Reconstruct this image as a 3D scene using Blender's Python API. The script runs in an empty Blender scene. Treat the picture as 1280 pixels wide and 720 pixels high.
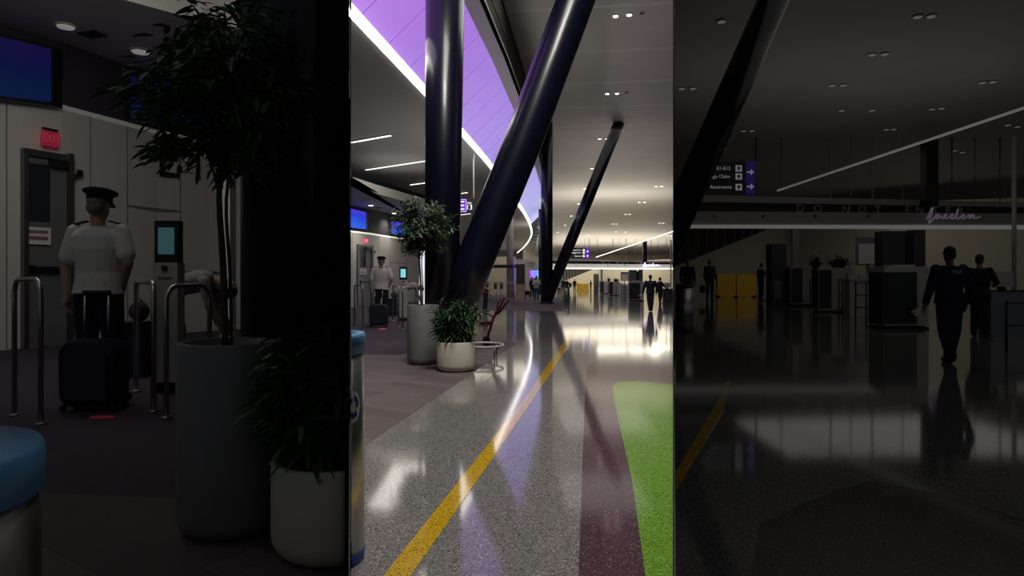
import bpy, bmesh, math, random
from mathutils import Vector, Matrix, Quaternion
R = random.Random(7)
D = bpy.data
S = bpy.context.scene
COL = S.collection

# ------------------------------------------------------------------ camera, world, exposure
F = 850.0; H = 1.43; HOR = 346.0          # focal length in pixels, eye height, horizon row
cam = D.cameras.new('camera'); cam.sensor_width = 36.0; cam.lens = 36.0 * F / 1280.0
cam.shift_y = -(360.0 - HOR) / 1280.0; cam.clip_start = 0.05; cam.clip_end = 400
co = D.objects.new('camera', cam); COL.objects.link(co)
co.location = (0, 0, H); co.rotation_euler = (math.pi / 2, 0, 0); S.camera = co
S.view_settings.view_transform = 'Standard'; S.view_settings.look = 'None'
S.view_settings.gamma = 1.0; S.view_settings.use_curve_mapping = False
S.view_settings.exposure = 0.0
W = D.worlds.new('world'); S.world = W; W.use_nodes = True
bg = W.node_tree.nodes['Background']; bg.inputs[0].default_value = (0.9, 0.95, 1.0, 1); bg.inputs[1].default_value = 0.05
LAMP = 1.0

def lamp(kind, name, loc, energy, color=(1, .93, .82), size=0.3, rot=(0, 0, 0), spot=2.4):
    l = D.lights.new(name, kind); l.energy = energy * LAMP; l.color = color
    if kind == 'AREA':
        l.shape = 'RECTANGLE'; l.size, l.size_y = size
    elif kind == 'SPOT':
        l.spot_size = spot; l.spot_blend = .8; l.shadow_soft_size = size
    else: l.shadow_soft_size = size
    o = D.objects.new(name, l); COL.objects.link(o); o.location = loc; o.rotation_euler = rot
    return o

def panel(name, x, y, z, sx, sy, rad, up=False, color=(1, .95, .88), tilt=0.):
    """an added soft fill lamp without fixture, facing down (or, up=True, facing up)"""
    return lamp('AREA', name, (x, y, z), rad * sx * sy * math.pi, color, (sx, sy), (math.pi if up else tilt, 0, 0))
panel('near_fill', .1, 6.5, 9.4, 2.4, 5, 11.)              # added fill lamps brightening the near floor and planters
panel('near_fill', .1, 5.2, 8.6, 2., 1.6, 22., tilt=.75)
panel('near_fill', 1.6, 17, 9.4, 3, 6, 1.6)
panel('low_fill', -2.3, 13.5, 5.9, 1., 4, 1.5)            # added fill just under the low ceiling on the left
panel('low_fill', -3.1, 24, 5.9, 3., 5, 2.6)
panel('mid_fill', 4.5, 34, 9.3, 4, 6, .35); panel('mid_fill', 6.5, 48, 8.7, 6, 8, .35)  # fill added along the middle of the hall, no fixtures
[panel('checkpoint_fill', x, y, 5.9, 3, 3, 7.5, color=(1, .92, .74)) for x, y in ((6.5, 71), (10, 68), (13, 67), (15.6, 70))]; panel('checkpoint_fill', 14, 90, 6, 16, 20, 1.6, color=(1, .9, .7))  # fill lamps added to brighten the checkpoint and its back wall
panel('header_fill_up', 9.5, 59, 3.4, 14, 1., 13., True, (1, .93, .8)); panel('header_fill_up', 6, 42, 2.5, 6, 4., .75, True, (1, .93, .85)); panel('hall_fill_up', 15, 96, 2.5, 18, 14, 1.6, True, (1, .93, .78))  # upward fills added to lighten the high ceiling, no visible source
panel('canopy_fill_up', -4.6, 27.5, 5.2, 2.4, 4, .22, True); panel('floating_fill_up', -1.5, 8.5, 3.6, .8, 4, 4.4, True, (.97, .96, 1.)); panel('floating_fill_up', -.4, 23, 2., 1.6, 8, 1.9, True)  # added fills hanging in mid-air, aimed up at the ceilings
panel('back_left_fill', -1, 110, 5.8, 8, 16, 1.6); panel('nook_fill', -1., 52, 5.8, 4, 8, 1.3, color=(1, .92, .78))  # added fills for the far left end and the nook
panel('dim_left_fill', -5., 7.6, 5.1, 3, 2, 1.9, tilt=.5); panel('dim_left_fill', -3.6, 3.4, 5.6, 2, 2, .6, tilt=.7)  # added fills that set the left hall's brightness
panel('dim_right_fill', 9, 14, 7.2, 8, 8, .12); panel('dim_right_fill', 20, 38, 7.2, 14, 12, .2); panel('dim_right_fill_up', 10, 20, 2.4, 10, 6, .10, True); panel('dim_right_fill_up', 5, 11, .3, 3, 3, .05, True)  # added fills, facing down and up, for the right hall

# ------------------------------------------------------------------ materials
def mat(name, col, rough=.5, metal=0., emit=None, es=1., coat=0., spec=.5):
    m = D.materials.new(name); m.use_nodes = True
    b = m.node_tree.nodes['Principled BSDF']
    b.inputs['Base Color'].default_value = (*col, 1); b.inputs['Roughness'].default_value = rough
    b.inputs['Metallic'].default_value = metal; b.inputs['Coat Weight'].default_value = coat
    b.inputs['Specular IOR Level'].default_value = spec
    if emit:
        b.inputs['Emission Color'].default_value = (*emit, 1); b.inputs['Emission Strength'].default_value = es
    return m
def nodes(m): return m.node_tree.nodes, m.node_tree.links, m.node_tree.nodes['Principled BSDF']
def ramp(n, stops):
    r = n.new('ShaderNodeValToRGB'); e = r.color_ramp.elements
    e[0].position, e[0].color = stops[0][0], (*stops[0][1], 1)
    e[1].position, e[1].color = stops[-1][0], (*stops[-1][1], 1)
    for p, c in stops[1:-1]:
        x = e.new(p); x.color = (*c, 1)
    return r
def mottled(name, col, var=.25, scale=6., rough=.5, metal=0., bump=0., coat=0.):
    """a surface colour with slight procedural unevenness"""
    m = mat(name, col, rough, metal, coat=coat); n, l, b = nodes(m)
    g = n.new('ShaderNodeNewGeometry'); t = n.new('ShaderNodeTexNoise'); t.inputs['Scale'].default_value = scale; t.inputs['Detail'].default_value = 6
    l.new(g.outputs['Position'], t.inputs['Vector'])
    r = ramp(n, [(.3, tuple(c * (1 - var) for c in col)), (.7, tuple(min(1, c * (1 + var)) for c in col))])
    l.new(t.outputs['Fac'], r.inputs[0]); l.new(r.outputs[0], b.inputs['Base Color'])
    if bump:
        bp = n.new('ShaderNodeBump'); bp.inputs['Strength'].default_value = bump; bp.inputs['Distance'].default_value = .02
        l.new(t.outputs['Fac'], bp.inputs['Height']); l.new(bp.outputs[0], b.inputs['Normal'])
    return m
def terrazzo(name, base, dark, light, rough=.1, scale=150.):
    m = mat(name, base, rough); n, l, b = nodes(m)
    g = n.new('ShaderNodeNewGeometry'); v = n.new('ShaderNodeTexVoronoi'); v.inputs['Scale'].default_value = scale
    l.new(g.outputs['Position'], v.inputs['Vector'])
    s = n.new('ShaderNodeSeparateColor'); l.new(v.outputs['Color'], s.inputs[0])
    r = ramp(n, [(0., dark), (.16, dark), (.2, base), (.8, tuple(c * 1.12 for c in base)), (.93, tuple(c * 1.2 for c in base)), (.97, light)])
    r.color_ramp.interpolation = 'LINEAR'
    l.new(s.outputs[0], r.inputs[0])
    t = n.new('ShaderNodeTexNoise'); t.inputs['Scale'].default_value = .35; l.new(g.outputs['Position'], t.inputs['Vector'])
    mr = n.new('ShaderNodeMapRange'); mr.inputs[3].default_value = rough * .75; mr.inputs[4].default_value = rough * 1.3
    l.new(t.outputs['Fac'], mr.inputs[0]); l.new(mr.outputs[0], b.inputs['Roughness'])
    l.new(r.outputs[0], b.inputs['Base Color'])
    return m
def planks(name, c1, c2, ang, size=(1., .25), rough=.9):
    m = mat(name, c1, rough); n, l, b = nodes(m)
    g = n.new('ShaderNodeNewGeometry'); mp = n.new('ShaderNodeMapping'); mp.inputs['Rotation'].default_value = (0, 0, ang)
    l.new(g.outputs['Position'], mp.inputs[0])
    k = n.new('ShaderNodeTexBrick'); k.inputs['Scale'].default_value = 1.; k.inputs['Brick Width'].default_value = size[0]; k.inputs['Row Height'].default_value = size[1]
    k.inputs['Mortar Size'].default_value = .004
    k.inputs['Color1'].default_value = (*c1, 1); k.inputs['Color2'].default_value = (*c2, 1); k.inputs['Mortar'].default_value = (*[c * .6 for c in c1], 1)
    l.new(mp.outputs[0], k.inputs['Vector'])
    t = n.new('ShaderNodeTexNoise'); t.inputs['Scale'].default_value = 60.; t.inputs['Detail'].default_value = 4; l.new(g.outputs['Position'], t.inputs['Vector'])
    mx = n.new('ShaderNodeMix'); mx.data_type = 'RGBA'; mx.blend_type = 'OVERLAY'; mx.inputs[0].default_value = .5
    l.new(k.outputs['Color'], mx.inputs['A']); l.new(t.outputs['Color'], mx.inputs['B'])
    hs = n.new('ShaderNodeHueSaturation'); hs.inputs['Saturation'].default_value = .8
    l.new(mx.outputs['Result'], hs.inputs['Color']); l.new(hs.outputs[0], b.inputs['Base Color'])
    return m
def gradient_emit(name, stops, axis, lo, hi, strength, noise=0., nscale=1., base=(.02, .02, .02)):
    """something that glows, with its glow colour varying along one world axis (a screen's picture, a lit panel)"""
    m = mat(name, base, .35, emit=(1, 1, 1), es=strength); n, l, b = nodes(m)
    g = n.new('ShaderNodeNewGeometry'); sp = n.new('ShaderNodeSeparateXYZ'); l.new(g.outputs['Position'], sp.inputs[0])
    mr = n.new('ShaderNodeMapRange'); mr.inputs[1].default_value = lo; mr.inputs[2].default_value = hi
    l.new(sp.outputs[axis], mr.inputs[0]); fac = mr.outputs[0]
    if noise:
        t = n.new('ShaderNodeTexNoise'); t.inputs['Scale'].default_value = nscale; t.inputs['Detail'].default_value = 3; l.new(g.outputs['Position'], t.inputs['Vector'])
        s = n.new('ShaderNodeMath'); s.operation = 'MULTIPLY_ADD'; s.inputs[1].default_value = noise; l.new(t.outputs['Fac'], s.inputs[0])
        l.new(fac, s.inputs[2]); a = n.new('ShaderNodeMath'); a.operation = 'SUBTRACT'; a.inputs[1].default_value = noise * .5; l.new(s.outputs[0], a.inputs[0]); fac = a.outputs[0]
    r = ramp(n, stops); l.new(fac, r.inputs[0]); l.new(r.outputs[0], b.inputs['Emission Color'])
    return m
def slatted(name, c1, c2, scale, ang, rough=.5):
    m = mat(name, c1, rough); n, l, b = nodes(m)
    g = n.new('ShaderNodeNewGeometry'); mp = n.new('ShaderNodeMapping'); mp.inputs['Rotation'].default_value = (0, 0, ang); l.new(g.outputs['Position'], mp.inputs[0])
    w = n.new('ShaderNodeTexWave'); w.bands_direction = 'Y'; w.inputs['Scale'].default_value = scale; l.new(mp.outputs[0], w.inputs['Vector'])
    r = ramp(n, [(.0, c2), (.08, c1)]); l.new(w.outputs['Fac'], r.inputs[0]); l.new(r.outputs[0], b.inputs['Base Color'])
    return m

M = dict(
    terr=terrazzo('grey_terrazzo', (.215, .205, .198), (.06, .057, .055), (.55, .53, .5), .075),
    terr_d=terrazzo('darkened_terrazzo', (.15, .145, .14), (.06, .06, .06), (.4, .4, .4), .07),  # darker copy of the grey terrazzo; the hall's dimness is partly in this colour
    yellow=terrazzo('yellow_terrazzo', (.62, .38, .012), (.2, .12, .01), (.8, .6, .2), .08),
    maroon=terrazzo('maroon_terrazzo', (.085, .037, .055), (.03, .012, .02), (.3, .2, .25), .08),
    green=terrazzo('green_terrazzo', (.15, .33, .02), (.05, .13, .01), (.4, .55, .15), .08),
    carpet=planks('plank_carpet', (.155, .118, .118), (.105, .08, .082), .6),
    carpet_dark=planks('dark_carpet', (.06, .034, .06), (.045, .028, .05), .6, (1., 1.)),
    ceil=mottled('warm_white_ceiling', (.68, .65, .61), .06, .5, .55),
    ceil_line=mat('ceiling_reveal', (.8, .78, .74), .5),
    ceil_low=slatted('grey_plank_ceiling', (.56, .55, .54), (.40, .39, .385), 1.6, -.155),
    beam=mat('grey_bulkhead', (.42, .40, .39), .5),
    slot=mat('black_slot', (.002, .002, .003), .7, spec=.1),
    slotline=mat('black_slot_line', (.012, .012, .018), .6),
    navy=mat('black_navy_gloss_paint', (.0045, .005, .016), .27, coat=.2),
    part=mat('dark_partition', (.035, .035, .035), .8, spec=.1),
    wallw=mottled('white_wall_panel', (.66, .63, .59), .04, .8, .5),
    seam=mat('panel_seam', (.2, .19, .18), .6),
    band=mat('dark_plum_band', (.05, .042, .055), .6),
    soffit=mat('lavender_soffit', (.46, .44, .48), .6),
    fascia=mat('white_fascia', (.62, .6, .56), .5),
    cream=mottled('cream_wall', (.72, .66, .5), .06, .3, .6),
    steel=mottled('brushed_steel', (.52, .51, .50), .1, 20, .32, 1.),
    steel_d=mottled('dull_steel', (.22, .22, .23), .1, 20, .4, 1.),
    doorm=mottled('grey_door_paint', (.16, .16, .165), .1, 3, .4),
    glass=mat('dark_door_glass', (.03, .035, .04), .06),
    black=mat('black_plastic', (.01, .01, .011), .45),
    softblack=mottled('black_fabric', (.012, .012, .016), .3, 40, .85),
    navyfab=mottled('navy_fabric', (.011, .014, .034), .25, 30, .85),
    white=mottled('white_shirt_cloth', (.74, .73, .70), .05, 25, .8, bump=.1),
    grey=mottled('grey_cloth', (.24, .225, .21), .15, 20, .85),
    brown=mottled('brown_cloth', (.10, .07, .06), .2, 20, .85),
    teal=mottled('teal_denim', (.05, .12, .15), .2, 30, .85),
    skin=mottled('skin', (.42, .25, .18), .08, 12, .55),
    skin_d=mottled('darker_skin', (.16, .09, .06), .08, 12, .55),
    hair=mottled('dark_hair', (.012, .009, .008), .3, 60, .6),
    greyhair=mottled('grey_hair', (.18, .165, .15), .3, 60, .6),
    planter_g=mottled('grey_planter', (.165, .165, .17), .08, 8, .55),
    planter_w=mottled('white_planter', (.60, .57, .50), .05, 8, .5),
    soil=mottled('soil', (.03, .02, .016), .4, 40, .95),
    leaf=mottled('tree_leaf', (.075, .13, .06), .5, 9, .5),
    leaf2=mottled('dracaena_leaf', (.03, .09, .03), .5, 7, .45),
    bark=mottled('bark', (.06, .045, .035), .3, 30, .9),
    blue=mat('blue_bin_lid', (.09, .26, .5), .45),
    bluesym=mat('blue_emblem', (.015, .05, .28), .5),
    whitesym=mat('white_sticker', (.8, .8, .8), .5),
    red=mat('red_powder_coat', (.33, .012, .03), .4),
    wood=mottled('pale_wood', (.50, .38, .26), .15, 4, .5),
    yellowp=mat('yellow_barrier', (.75, .43, .02), .45),
    xray=mat('white_machine', (.62, .61, .58), .45),
    xdark=mat('dark_machine_panel', (.035, .04, .047), .5),
    mono=mat('grey_cabinet', (.14, .14, .16), .5),
    strip=mat('strip_light_glow', (.8, .8, .8), .5, emit=(1., .95, .88), es=4.2),
    strip_s=mat('small_linear_glow', (.8, .8, .8), .5, emit=(1., .95, .85), es=2.2),
    ledge=mat('ledge_glow', (.8, .8, .8), .5, emit=(1., .95, .85), es=.75),
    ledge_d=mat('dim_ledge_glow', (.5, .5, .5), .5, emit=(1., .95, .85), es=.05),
    headglow=mat('header_face_added_glow', (.7, .7, .68), .4, emit=(1., .95, .85), es=.3),  # emission stands in for lamplight falling on the white band
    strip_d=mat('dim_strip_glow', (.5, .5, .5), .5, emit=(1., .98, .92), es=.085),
    lens=mat('downlight_lens', (.8, .8, .8), .5, emit=(1., .93, .8), es=8.),
    lens_f=mat('faint_downlight_lens', (.8, .8, .8), .5, emit=(1., .93, .8), es=3.),
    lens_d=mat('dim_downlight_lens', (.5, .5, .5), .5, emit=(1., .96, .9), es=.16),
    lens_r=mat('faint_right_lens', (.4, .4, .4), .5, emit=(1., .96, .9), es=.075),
    lens_off=mat('unlit_lens', (.12, .12, .12), .5),
    letw=mat('lit_white_letters', (.8, .8, .8), .5, emit=(1, 1, 1), es=1.),
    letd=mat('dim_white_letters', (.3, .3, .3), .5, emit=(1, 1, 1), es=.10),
    purp=mat('sign_purple', (.06, .01, .2), .4, emit=(.12, .02, .55), es=.9),
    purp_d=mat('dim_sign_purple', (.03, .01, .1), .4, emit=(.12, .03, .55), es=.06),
    exit=mat('exit_red', (.4, .02, .04), .4, emit=(1., .05, .14), es=1.0),
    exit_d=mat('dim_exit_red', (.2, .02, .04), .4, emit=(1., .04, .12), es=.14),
    cyan=mat('cyan_screen', (.05, .1, .1), .3, emit=(.25, .75, .85), es=.9),
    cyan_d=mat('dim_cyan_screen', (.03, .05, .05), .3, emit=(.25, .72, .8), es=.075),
    neon=mat('neon_tube', (.8, .6, .9), .4, emit=(1., .72, 1.), es=2.2),
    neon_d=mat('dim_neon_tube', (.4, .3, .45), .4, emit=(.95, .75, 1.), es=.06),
    totem_lit=mat('lit_white_panel', (.7, .7, .75), .4, emit=(.85, .87, 1.), es=.85),
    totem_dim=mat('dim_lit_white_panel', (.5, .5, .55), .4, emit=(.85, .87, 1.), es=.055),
    redspot=mat('red_reflection_glow', (.4, .02, .03), .4, emit=(1., .06, .12), es=.5),
    redspot_d=mat('dim_red_reflection_glow', (.2, .02, .03), .4, emit=(1., .06, .12), es=.03),
    light=mat('bright_header_light', (.8, .8, .8), .5, emit=(1., .94, .8), es=1.5),
)

# ------------------------------------------------------------------ mesh helpers
ORG = {}
class MB:
    def __init__(s): s.bm = bmesh.new(); s.mi = 0; s.sm = False
    def v(s, p): return s.bm.verts.new(p)
    def f(s, vs, sm=None):
        try: fc = s.bm.faces.new(vs)
        except ValueError: return None
        fc.material_index = s.mi; fc.smooth = s.sm if sm is None else sm
        return fc
    def hexa(s, p):                      # 4 bottom, 4 top
        v = [s.v(q) for q in p]
        for i in ((3, 2, 1, 0), (4, 5, 6, 7), (0, 1, 5, 4), (1, 2, 6, 5), (2, 3, 7, 6), (3, 0, 4, 7)): s.f([v[k] for k in i], False)
    def box(s, c, size, rz=0.):
        c = Vector(c); hx, hy, hz = size[0] / 2, size[1] / 2, size[2] / 2; q = Matrix.Rotation(rz, 3, 'Z')
        s.hexa([c + q @ Vector(t) for t in ((-hx, -hy, -hz), (hx, -hy, -hz), (hx, hy, -hz), (-hx, hy, -hz), (-hx, -hy, hz), (hx, -hy, hz), (hx, hy, hz), (-hx, hy, hz))])
    def prism(s, poly, z0, z1):          # horizontal polygon extruded
        a = [s.v((p[0], p[1], z0)) for p in poly]; b = [s.v((p[0], p[1], z1)) for p in poly]; n = len(poly)
        s.f(a[::-1], False); s.f(b, False)
        for i in range(n): s.f([a[i], a[(i + 1) % n], b[(i + 1) % n], b[i]], False)
    def tube(s, pts, r, seg=10, closed=False, sq=1.):
        pts = [Vector(p) for p in pts]; n = len(pts); rs = r if isinstance(r, (list, tuple)) else [r] * n
        rings = []; prev = None
        for i, p in enumerate(pts):
            if closed: t = pts[(i + 1) % n] - pts[i - 1]
            else: t = pts[min(i + 1, n - 1)] - pts[max(i - 1, 0)]
            t.normalize()
            if prev is None: a = t.orthogonal().normalized()
            else: a = (prev - t * prev.dot(t)); a = a.normalized() if a.length > 1e-6 else t.orthogonal().normalized()
            prev = a; b = t.cross(a)
            rings.append([s.v(p + (a * math.cos(k * 2 * math.pi / seg) + b * math.sin(k * 2 * math.pi / seg) * sq) * rs[i]) for k in range(seg)])
        for i in range(n if closed else n - 1):
            A, B = rings[i], rings[(i + 1) % n]
            for k in range(seg): s.f([A[k], A[(k + 1) % seg], B[(k + 1) % seg], B[k]], True)
        if not closed: s.f(rings[0][::-1], False); s.f(rings[-1], False)
    def lathe(s, prof, c, seg=40, sx=1., sy=1.):
        c = Vector(c); rings = []
        for r, z in prof:
            rings.append([s.v(c + Vector((r * sx * math.cos(k * 2 * math.pi / seg), r * sy * math.sin(k * 2 * math.pi / seg), z))) for k in range(seg)])
        for A, B in zip(rings, rings[1:]):
            for k in range(seg): s.f([A[k], A[(k + 1) % seg], B[(k + 1) % seg], B[k]], True)
        if prof[0][0] > 1e-4: s.f(rings[0][::-1], False)
        if prof[-1][0] > 1e-4: s.f(rings[-1], False)
    def ball(s, c, r, seg=16, rot=None):
        c = Vector(c); r = Vector(r) if not isinstance(r, (int, float)) else Vector((r, r, r)); n = seg // 2; rings = []
        q = rot or Matrix.Identity(3)
        top = s.v(c + q @ Vector((0, 0, r.z))); bot = s.v(c - q @ Vector((0, 0, r.z)))
        for i in range(1, n):
            ph = math.pi * i / n
            rings.append([s.v(c + q @ Vector((r.x * math.sin(ph) * math.cos(k * 2 * math.pi / seg), r.y * math.sin(ph) * math.sin(k * 2 * math.pi / seg), r.z * math.cos(ph)))) for k in range(seg)])
        for k in range(seg):
            s.f([top, rings[0][k], rings[0][(k + 1) % seg]], True); s.f([bot, rings[-1][(k + 1) % seg], rings[-1][k]], True)
        for A, B in zip(rings, rings[1:]):
            for k in range(seg): s.f([A[k], B[k], B[(k + 1) % seg], A[(k + 1) % seg]], True)
    def cone(s, p, q, r0, r1, seg=12):   # round-ended limb piece
        s.tube([p, q], [r0, r1], seg); s.ball(p, r0, seg); s.ball(q, r1, seg)
    def text(s, body, c, h, yaw=0., depth=.01, xs=1., lean=0.):
        """letters standing upright, centred at c, cap height h, front towards -y turned by yaw"""
        cu = D.curves.new('t', 'FONT'); cu.body = body; cu.size = 1.; cu.extrude = .5; cu.align_x = 'CENTER'; cu.align_y = 'CENTER'; cu.resolution_u = 3
        o = D.objects.new('t', cu); COL.objects.link(o); dg = bpy.context.evaluated_depsgraph_get(); dg.update()
        me = D.meshes.new_from_object(o.evaluated_get(dg)); k = h / .7; q = Matrix.Rotation(yaw, 3, 'Z'); c = Vector(c)
        vs = [s.v(c + q @ Vector((v.co.x * k * xs + v.co.y * k * lean, -v.co.z * depth, v.co.y * k))) for v in me.vertices]
        for p in me.polygons: s.f([vs[i] for i in p.vertices], False)
        D.objects.remove(o); D.meshes.remove(me); D.curves.remove(cu)
    def cut(s, side, off=.004):
        """keep only what lies on one side of the partition line"""
        no, sg = CUTS[side]
        bmesh.ops.remove_doubles(s.bm, verts=s.bm.verts, dist=1e-5)
        r = bmesh.ops.bisect_plane(s.bm, geom=s.bm.verts[:] + s.bm.edges[:] + s.bm.faces[:], plane_co=no * off, plane_no=no, clear_inner=True)
        ed = [e for e in r['geom_cut'] if isinstance(e, bmesh.types.BMEdge)]
        try: bmesh.ops.edgeloop_fill(s.bm, edges=ed)
        except Exception: pass
    def build(s, name, mats, parent=None, bevel=0., org=None):
        bm = s.bm
        if bevel:
            es = [e for e in bm.edges if len(e.link_faces) == 2 and e.calc_face_angle(0) > .5]
            bmesh.ops.bevel(bm, geom=es, offset=bevel, segments=4 if bevel > .06 else 2, profile=.5, affect='EDGES', clamp_overlap=True)
        bmesh.ops.recalc_face_normals(bm, faces=bm.faces)
        o0 = Vector(org) if org is not None else (ORG[parent.name] if parent else Vector((0, 0, 0)))
        if o0.length: bmesh.ops.translate(bm, verts=bm.verts, vec=-o0)
        me = D.meshes.new(name); bm.to_mesh(me); bm.free()
        for m in (mats if isinstance(mats, (list, tuple)) else [mats]): me.materials.append(M[m] if isinstance(m, str) else m)
        o = D.objects.new(name, me); COL.objects.link(o)
        if parent: o.parent = parent
        else: o.location = o0
        ORG[o.name] = o0.copy()
        return o
SL = 202.0 / F
NL = Vector((-F, -202, 0)).normalized(); NR = Vector((F, -202, 0)).normalized()
CUTS = {'left': (NL, 1), 'right': (NR, 1), 'mid_left': (-NL, 1), 'mid_right': (-NR, 1)}
def inside(p, side, off=.02): return Vector(p).dot(CUTS[side][0]) > off

def thing(name, label, cat, loc=(0, 0, 0), group=None):
    o = D.objects.new(name, None); COL.objects.link(o); o.location = loc; o.empty_display_size = .1
    o['label'] = label; o['category'] = cat
    if group: o['group'] = group
    ORG[o.name] = Vector(loc); return o
def tag(o, label, cat, group=None, kind=None):
    o['label'] = label; o['category'] = cat
    if group: o['group'] = group
    if kind: o['kind'] = kind
    return o
def struct(o, label=None):
    o['kind'] = 'structure'
    if label: o['label'] = label
    return o
def dup(root, loc, label=None):
    r = root.copy(); COL.objects.link(r); r.location = loc; ORG[r.name] = Vector(loc)
    if label: r['label'] = label
    for ch in list(root.children):
        c = ch.copy(); COL.objects.link(c); c.parent = r
        for g in ch.children:
            d = g.copy(); COL.objects.link(d); d.parent = c
    return r

# ------------------------------------------------------------------ where things stand: three halls
class Hall:
    """k: how much larger this hall's objects appear than in the centre hall; z: its floor height"""
    def __init__(s, k, z, dim): s.k, s.z, s.dim = k, z, dim
    def px(s, x, y): return (640 + s.k * (x - 640), 360 + s.k * (y - 360))
    def at(s, x, y, Y):
        x, y = s.px(x, y); return Vector(((x - 640) / F * Y, Y, H + (HOR - y) / F * Y))
    def depth(s, y): return (H - s.z) * F / (s.px(0, y)[1] - HOR)
    def ground(s, x, y, up=0.):
        Y = s.depth(y); p = s.at(x, y, Y); p.z = s.z + up; return p
    def m(s, Y): return s.k * Y / F             # metres per photo pixel at depth Y
    def zh(s, x, y, Z):                         # where the ray meets height Z
        yy = s.px(x, y)[1]; Y = (Z - H) * F / (HOR - yy); return s.at(x, y, Y)
    def pick(s, a, b): return b if s.dim else a
C_ = Hall(1., 0., False); L_ = Hall(1280 / 405., .29, True); R_ = Hall(1280 / 405., .10, True)
def raw(x, y, z): Y = (z - H) * F / (HOR - y); return Vector(((x - 640) / F * Y, Y, z))
def V3(*a): return Vector(a)

# ================================================================== THE SETTING
# --- floors
mb = MB(); mb.prism([(-.6, -4), (.6, -4), (SL * 2, 2), (SL * 152, 152), (-SL * 152, 152), (-SL * 2, 2)], -.2, 0); struct(mb.build('floor', 'terr'))
def inlay(name, pix, m, z=.002, hall=None):
    mb = MB(); pts = [raw(x, y, z) for x, y in pix]; mb.prism([(p.x, p.y) for p in pts], (0 if hall is None else hall.z) - .001, z)
    return struct(mb.build(name, m))
Lp = [(479, 720), (654, 500), (703, 430), (723, 397)]; Rp = [(513, 720), (666, 500), (712, 430), (727, 397)]
inlay('floor_stripe', [(453, 752), *Lp, *Rp[::-1], (490, 752)], 'yellow', .003)
inlay('floor_maroon_inlay', [(721, 760), (723, 720), (731, 500), (734, 457), (752, 447), (788, 436), (815, 444), (841, 453), (841, 760)], 'maroon', .002)
inlay('floor_green_inlay', [(818, 760), (807, 720), (790, 600), (768, 502), (765.5, 486), (769, 479), (784, 476.5), (800, 477), (841, 480.5), (841, 760)], 'green', .004)
inlay('floor_carpet', [(439, 567), (645, 429.5), (638, 427), (560, 428), (500, 443.5), (439, 442.5)], 'carpet', .004)
inlay('floor_carpet_dark', [(439, 442.5), (500, 443.5), (560, 428), (575, 400), (590, 378), (560, 371), (439, 379)], 'carpet_dark', .003)
inlay('floor_carpet_far', [(596, 388), (703, 389), (705, 377.5), (690, 369), (596, 367)], 'carpet', .004)
# --- raised floors of the two dim side halls
mb = MB(); mb.prism([(-SL * .7 - .01, .7), (-SL * 22 - .01, 22), (-24, 22), (-24, .7)], -.2, L_.z); struct(mb.build('floor_left', 'carpet_dark'))
inlay('floor_left_carpet', [(-60, 738), (436, 738), (436, 622), (280, 625), (-60, 612)], 'carpet', L_.z + .004, L_)
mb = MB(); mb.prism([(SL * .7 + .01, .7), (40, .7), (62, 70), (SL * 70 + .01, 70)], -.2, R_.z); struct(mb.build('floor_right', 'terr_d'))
inlay('floor_right_maroon_inlay', [(936, 760), (940, 715), (950, 655), (1000, 630), (1085, 600), (1180, 618), (1300, 655), (1300, 760)], 'maroon', R_.z + .003, R_)
inlay('floor_right_stripe', [(845, 590), (900, 496), (907, 476), (914, 476), (905, 512), (845, 614)], 'yellow', R_.z + .003, R_)
# --- added edge-on partitions keeping centre light out of the side halls
T = .0018
def partition(name, sg, y0, y1, z1):
    mb = MB(); n = V3(F, -sg * 202, 0).normalized() * T
    a, b = V3(sg * SL * y0, y0, 0), V3(sg * SL * y1, y1, 0)
    mb.hexa([a - n, a + n, b + n, b - n, a - n + V3(0, 0, z1), a + n + V3(0, 0, z1), b + n + V3(0, 0, z1), b - n + V3(0, 0, z1)])
    struct(mb.build(name, 'part'))
partition('added_wall_left', -1, 2.42, 50, 10.5); partition('added_wall_right', 1, 2.42, 150, 10.5)
# --- centre hall ceilings
ZL = 6.0
curve = []
for x, y in [(405, -25), (438, 12), (484, 62), (530, 112), (556, 140), (580, 168), (612, 205), (632, 232), (648, 255), (658, 270), (664, 284), (664.5, 295), (657, 307), (647, 316)]:
    Y = (ZL - H) * F / (HOR - y); curve.append(V3((x - 640) / F * Y, Y, ZL))
def smooth(pts, n=6):
    out = []
    for i in range(len(pts) - 1):
        p0, p1, p2, p3 = pts[max(i - 1, 0)], pts[i], pts[i + 1], pts[min(i + 2, len(pts) - 1)]
        for k in range(n):
            t = k / n
            out.append(.5 * ((2 * p1) + (p2 - p0) * t + (2 * p0 - 5 * p1 + 4 * p2 - p3) * t * t + (3 * p1 - p0 - 3 * p2 + p3) * t ** 3))
    return out + [pts[-1]]
cs = smooth(curve)
mb = MB()                                   # low plank ceiling
for a, b in zip(cs, cs[1:]):
    if b.y <= a.y: continue
    la, lb = -SL * min(a.y, 50) + .02 - max(0, a.y - 50) * .3, -SL * min(b.y, 50) + .02 - max(0, b.y - 50) * .3
    mb.hexa([V3(la, a.y, ZL), V3(a.x - .1, a.y, ZL), V3(b.x - .1, b.y, ZL), V3(lb, b.y, ZL), V3(la, a.y, ZL + .1), V3(a.x - .1, a.y, ZL + .1), V3(b.x - .1, b.y, ZL + .1), V3(lb, b.y, ZL + .1)])
struct(mb.build('ceiling_low', 'ceil_low'))
mb = MB(); up = V3(0, 0, .16)               # glowing edge of the low ceiling
def sideways(pts, i):
    t = pts[min(i + 1, len(pts) - 1)] - pts[max(i - 1, 0)]; return V3(t.y, -t.x, 0).normalized()
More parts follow.
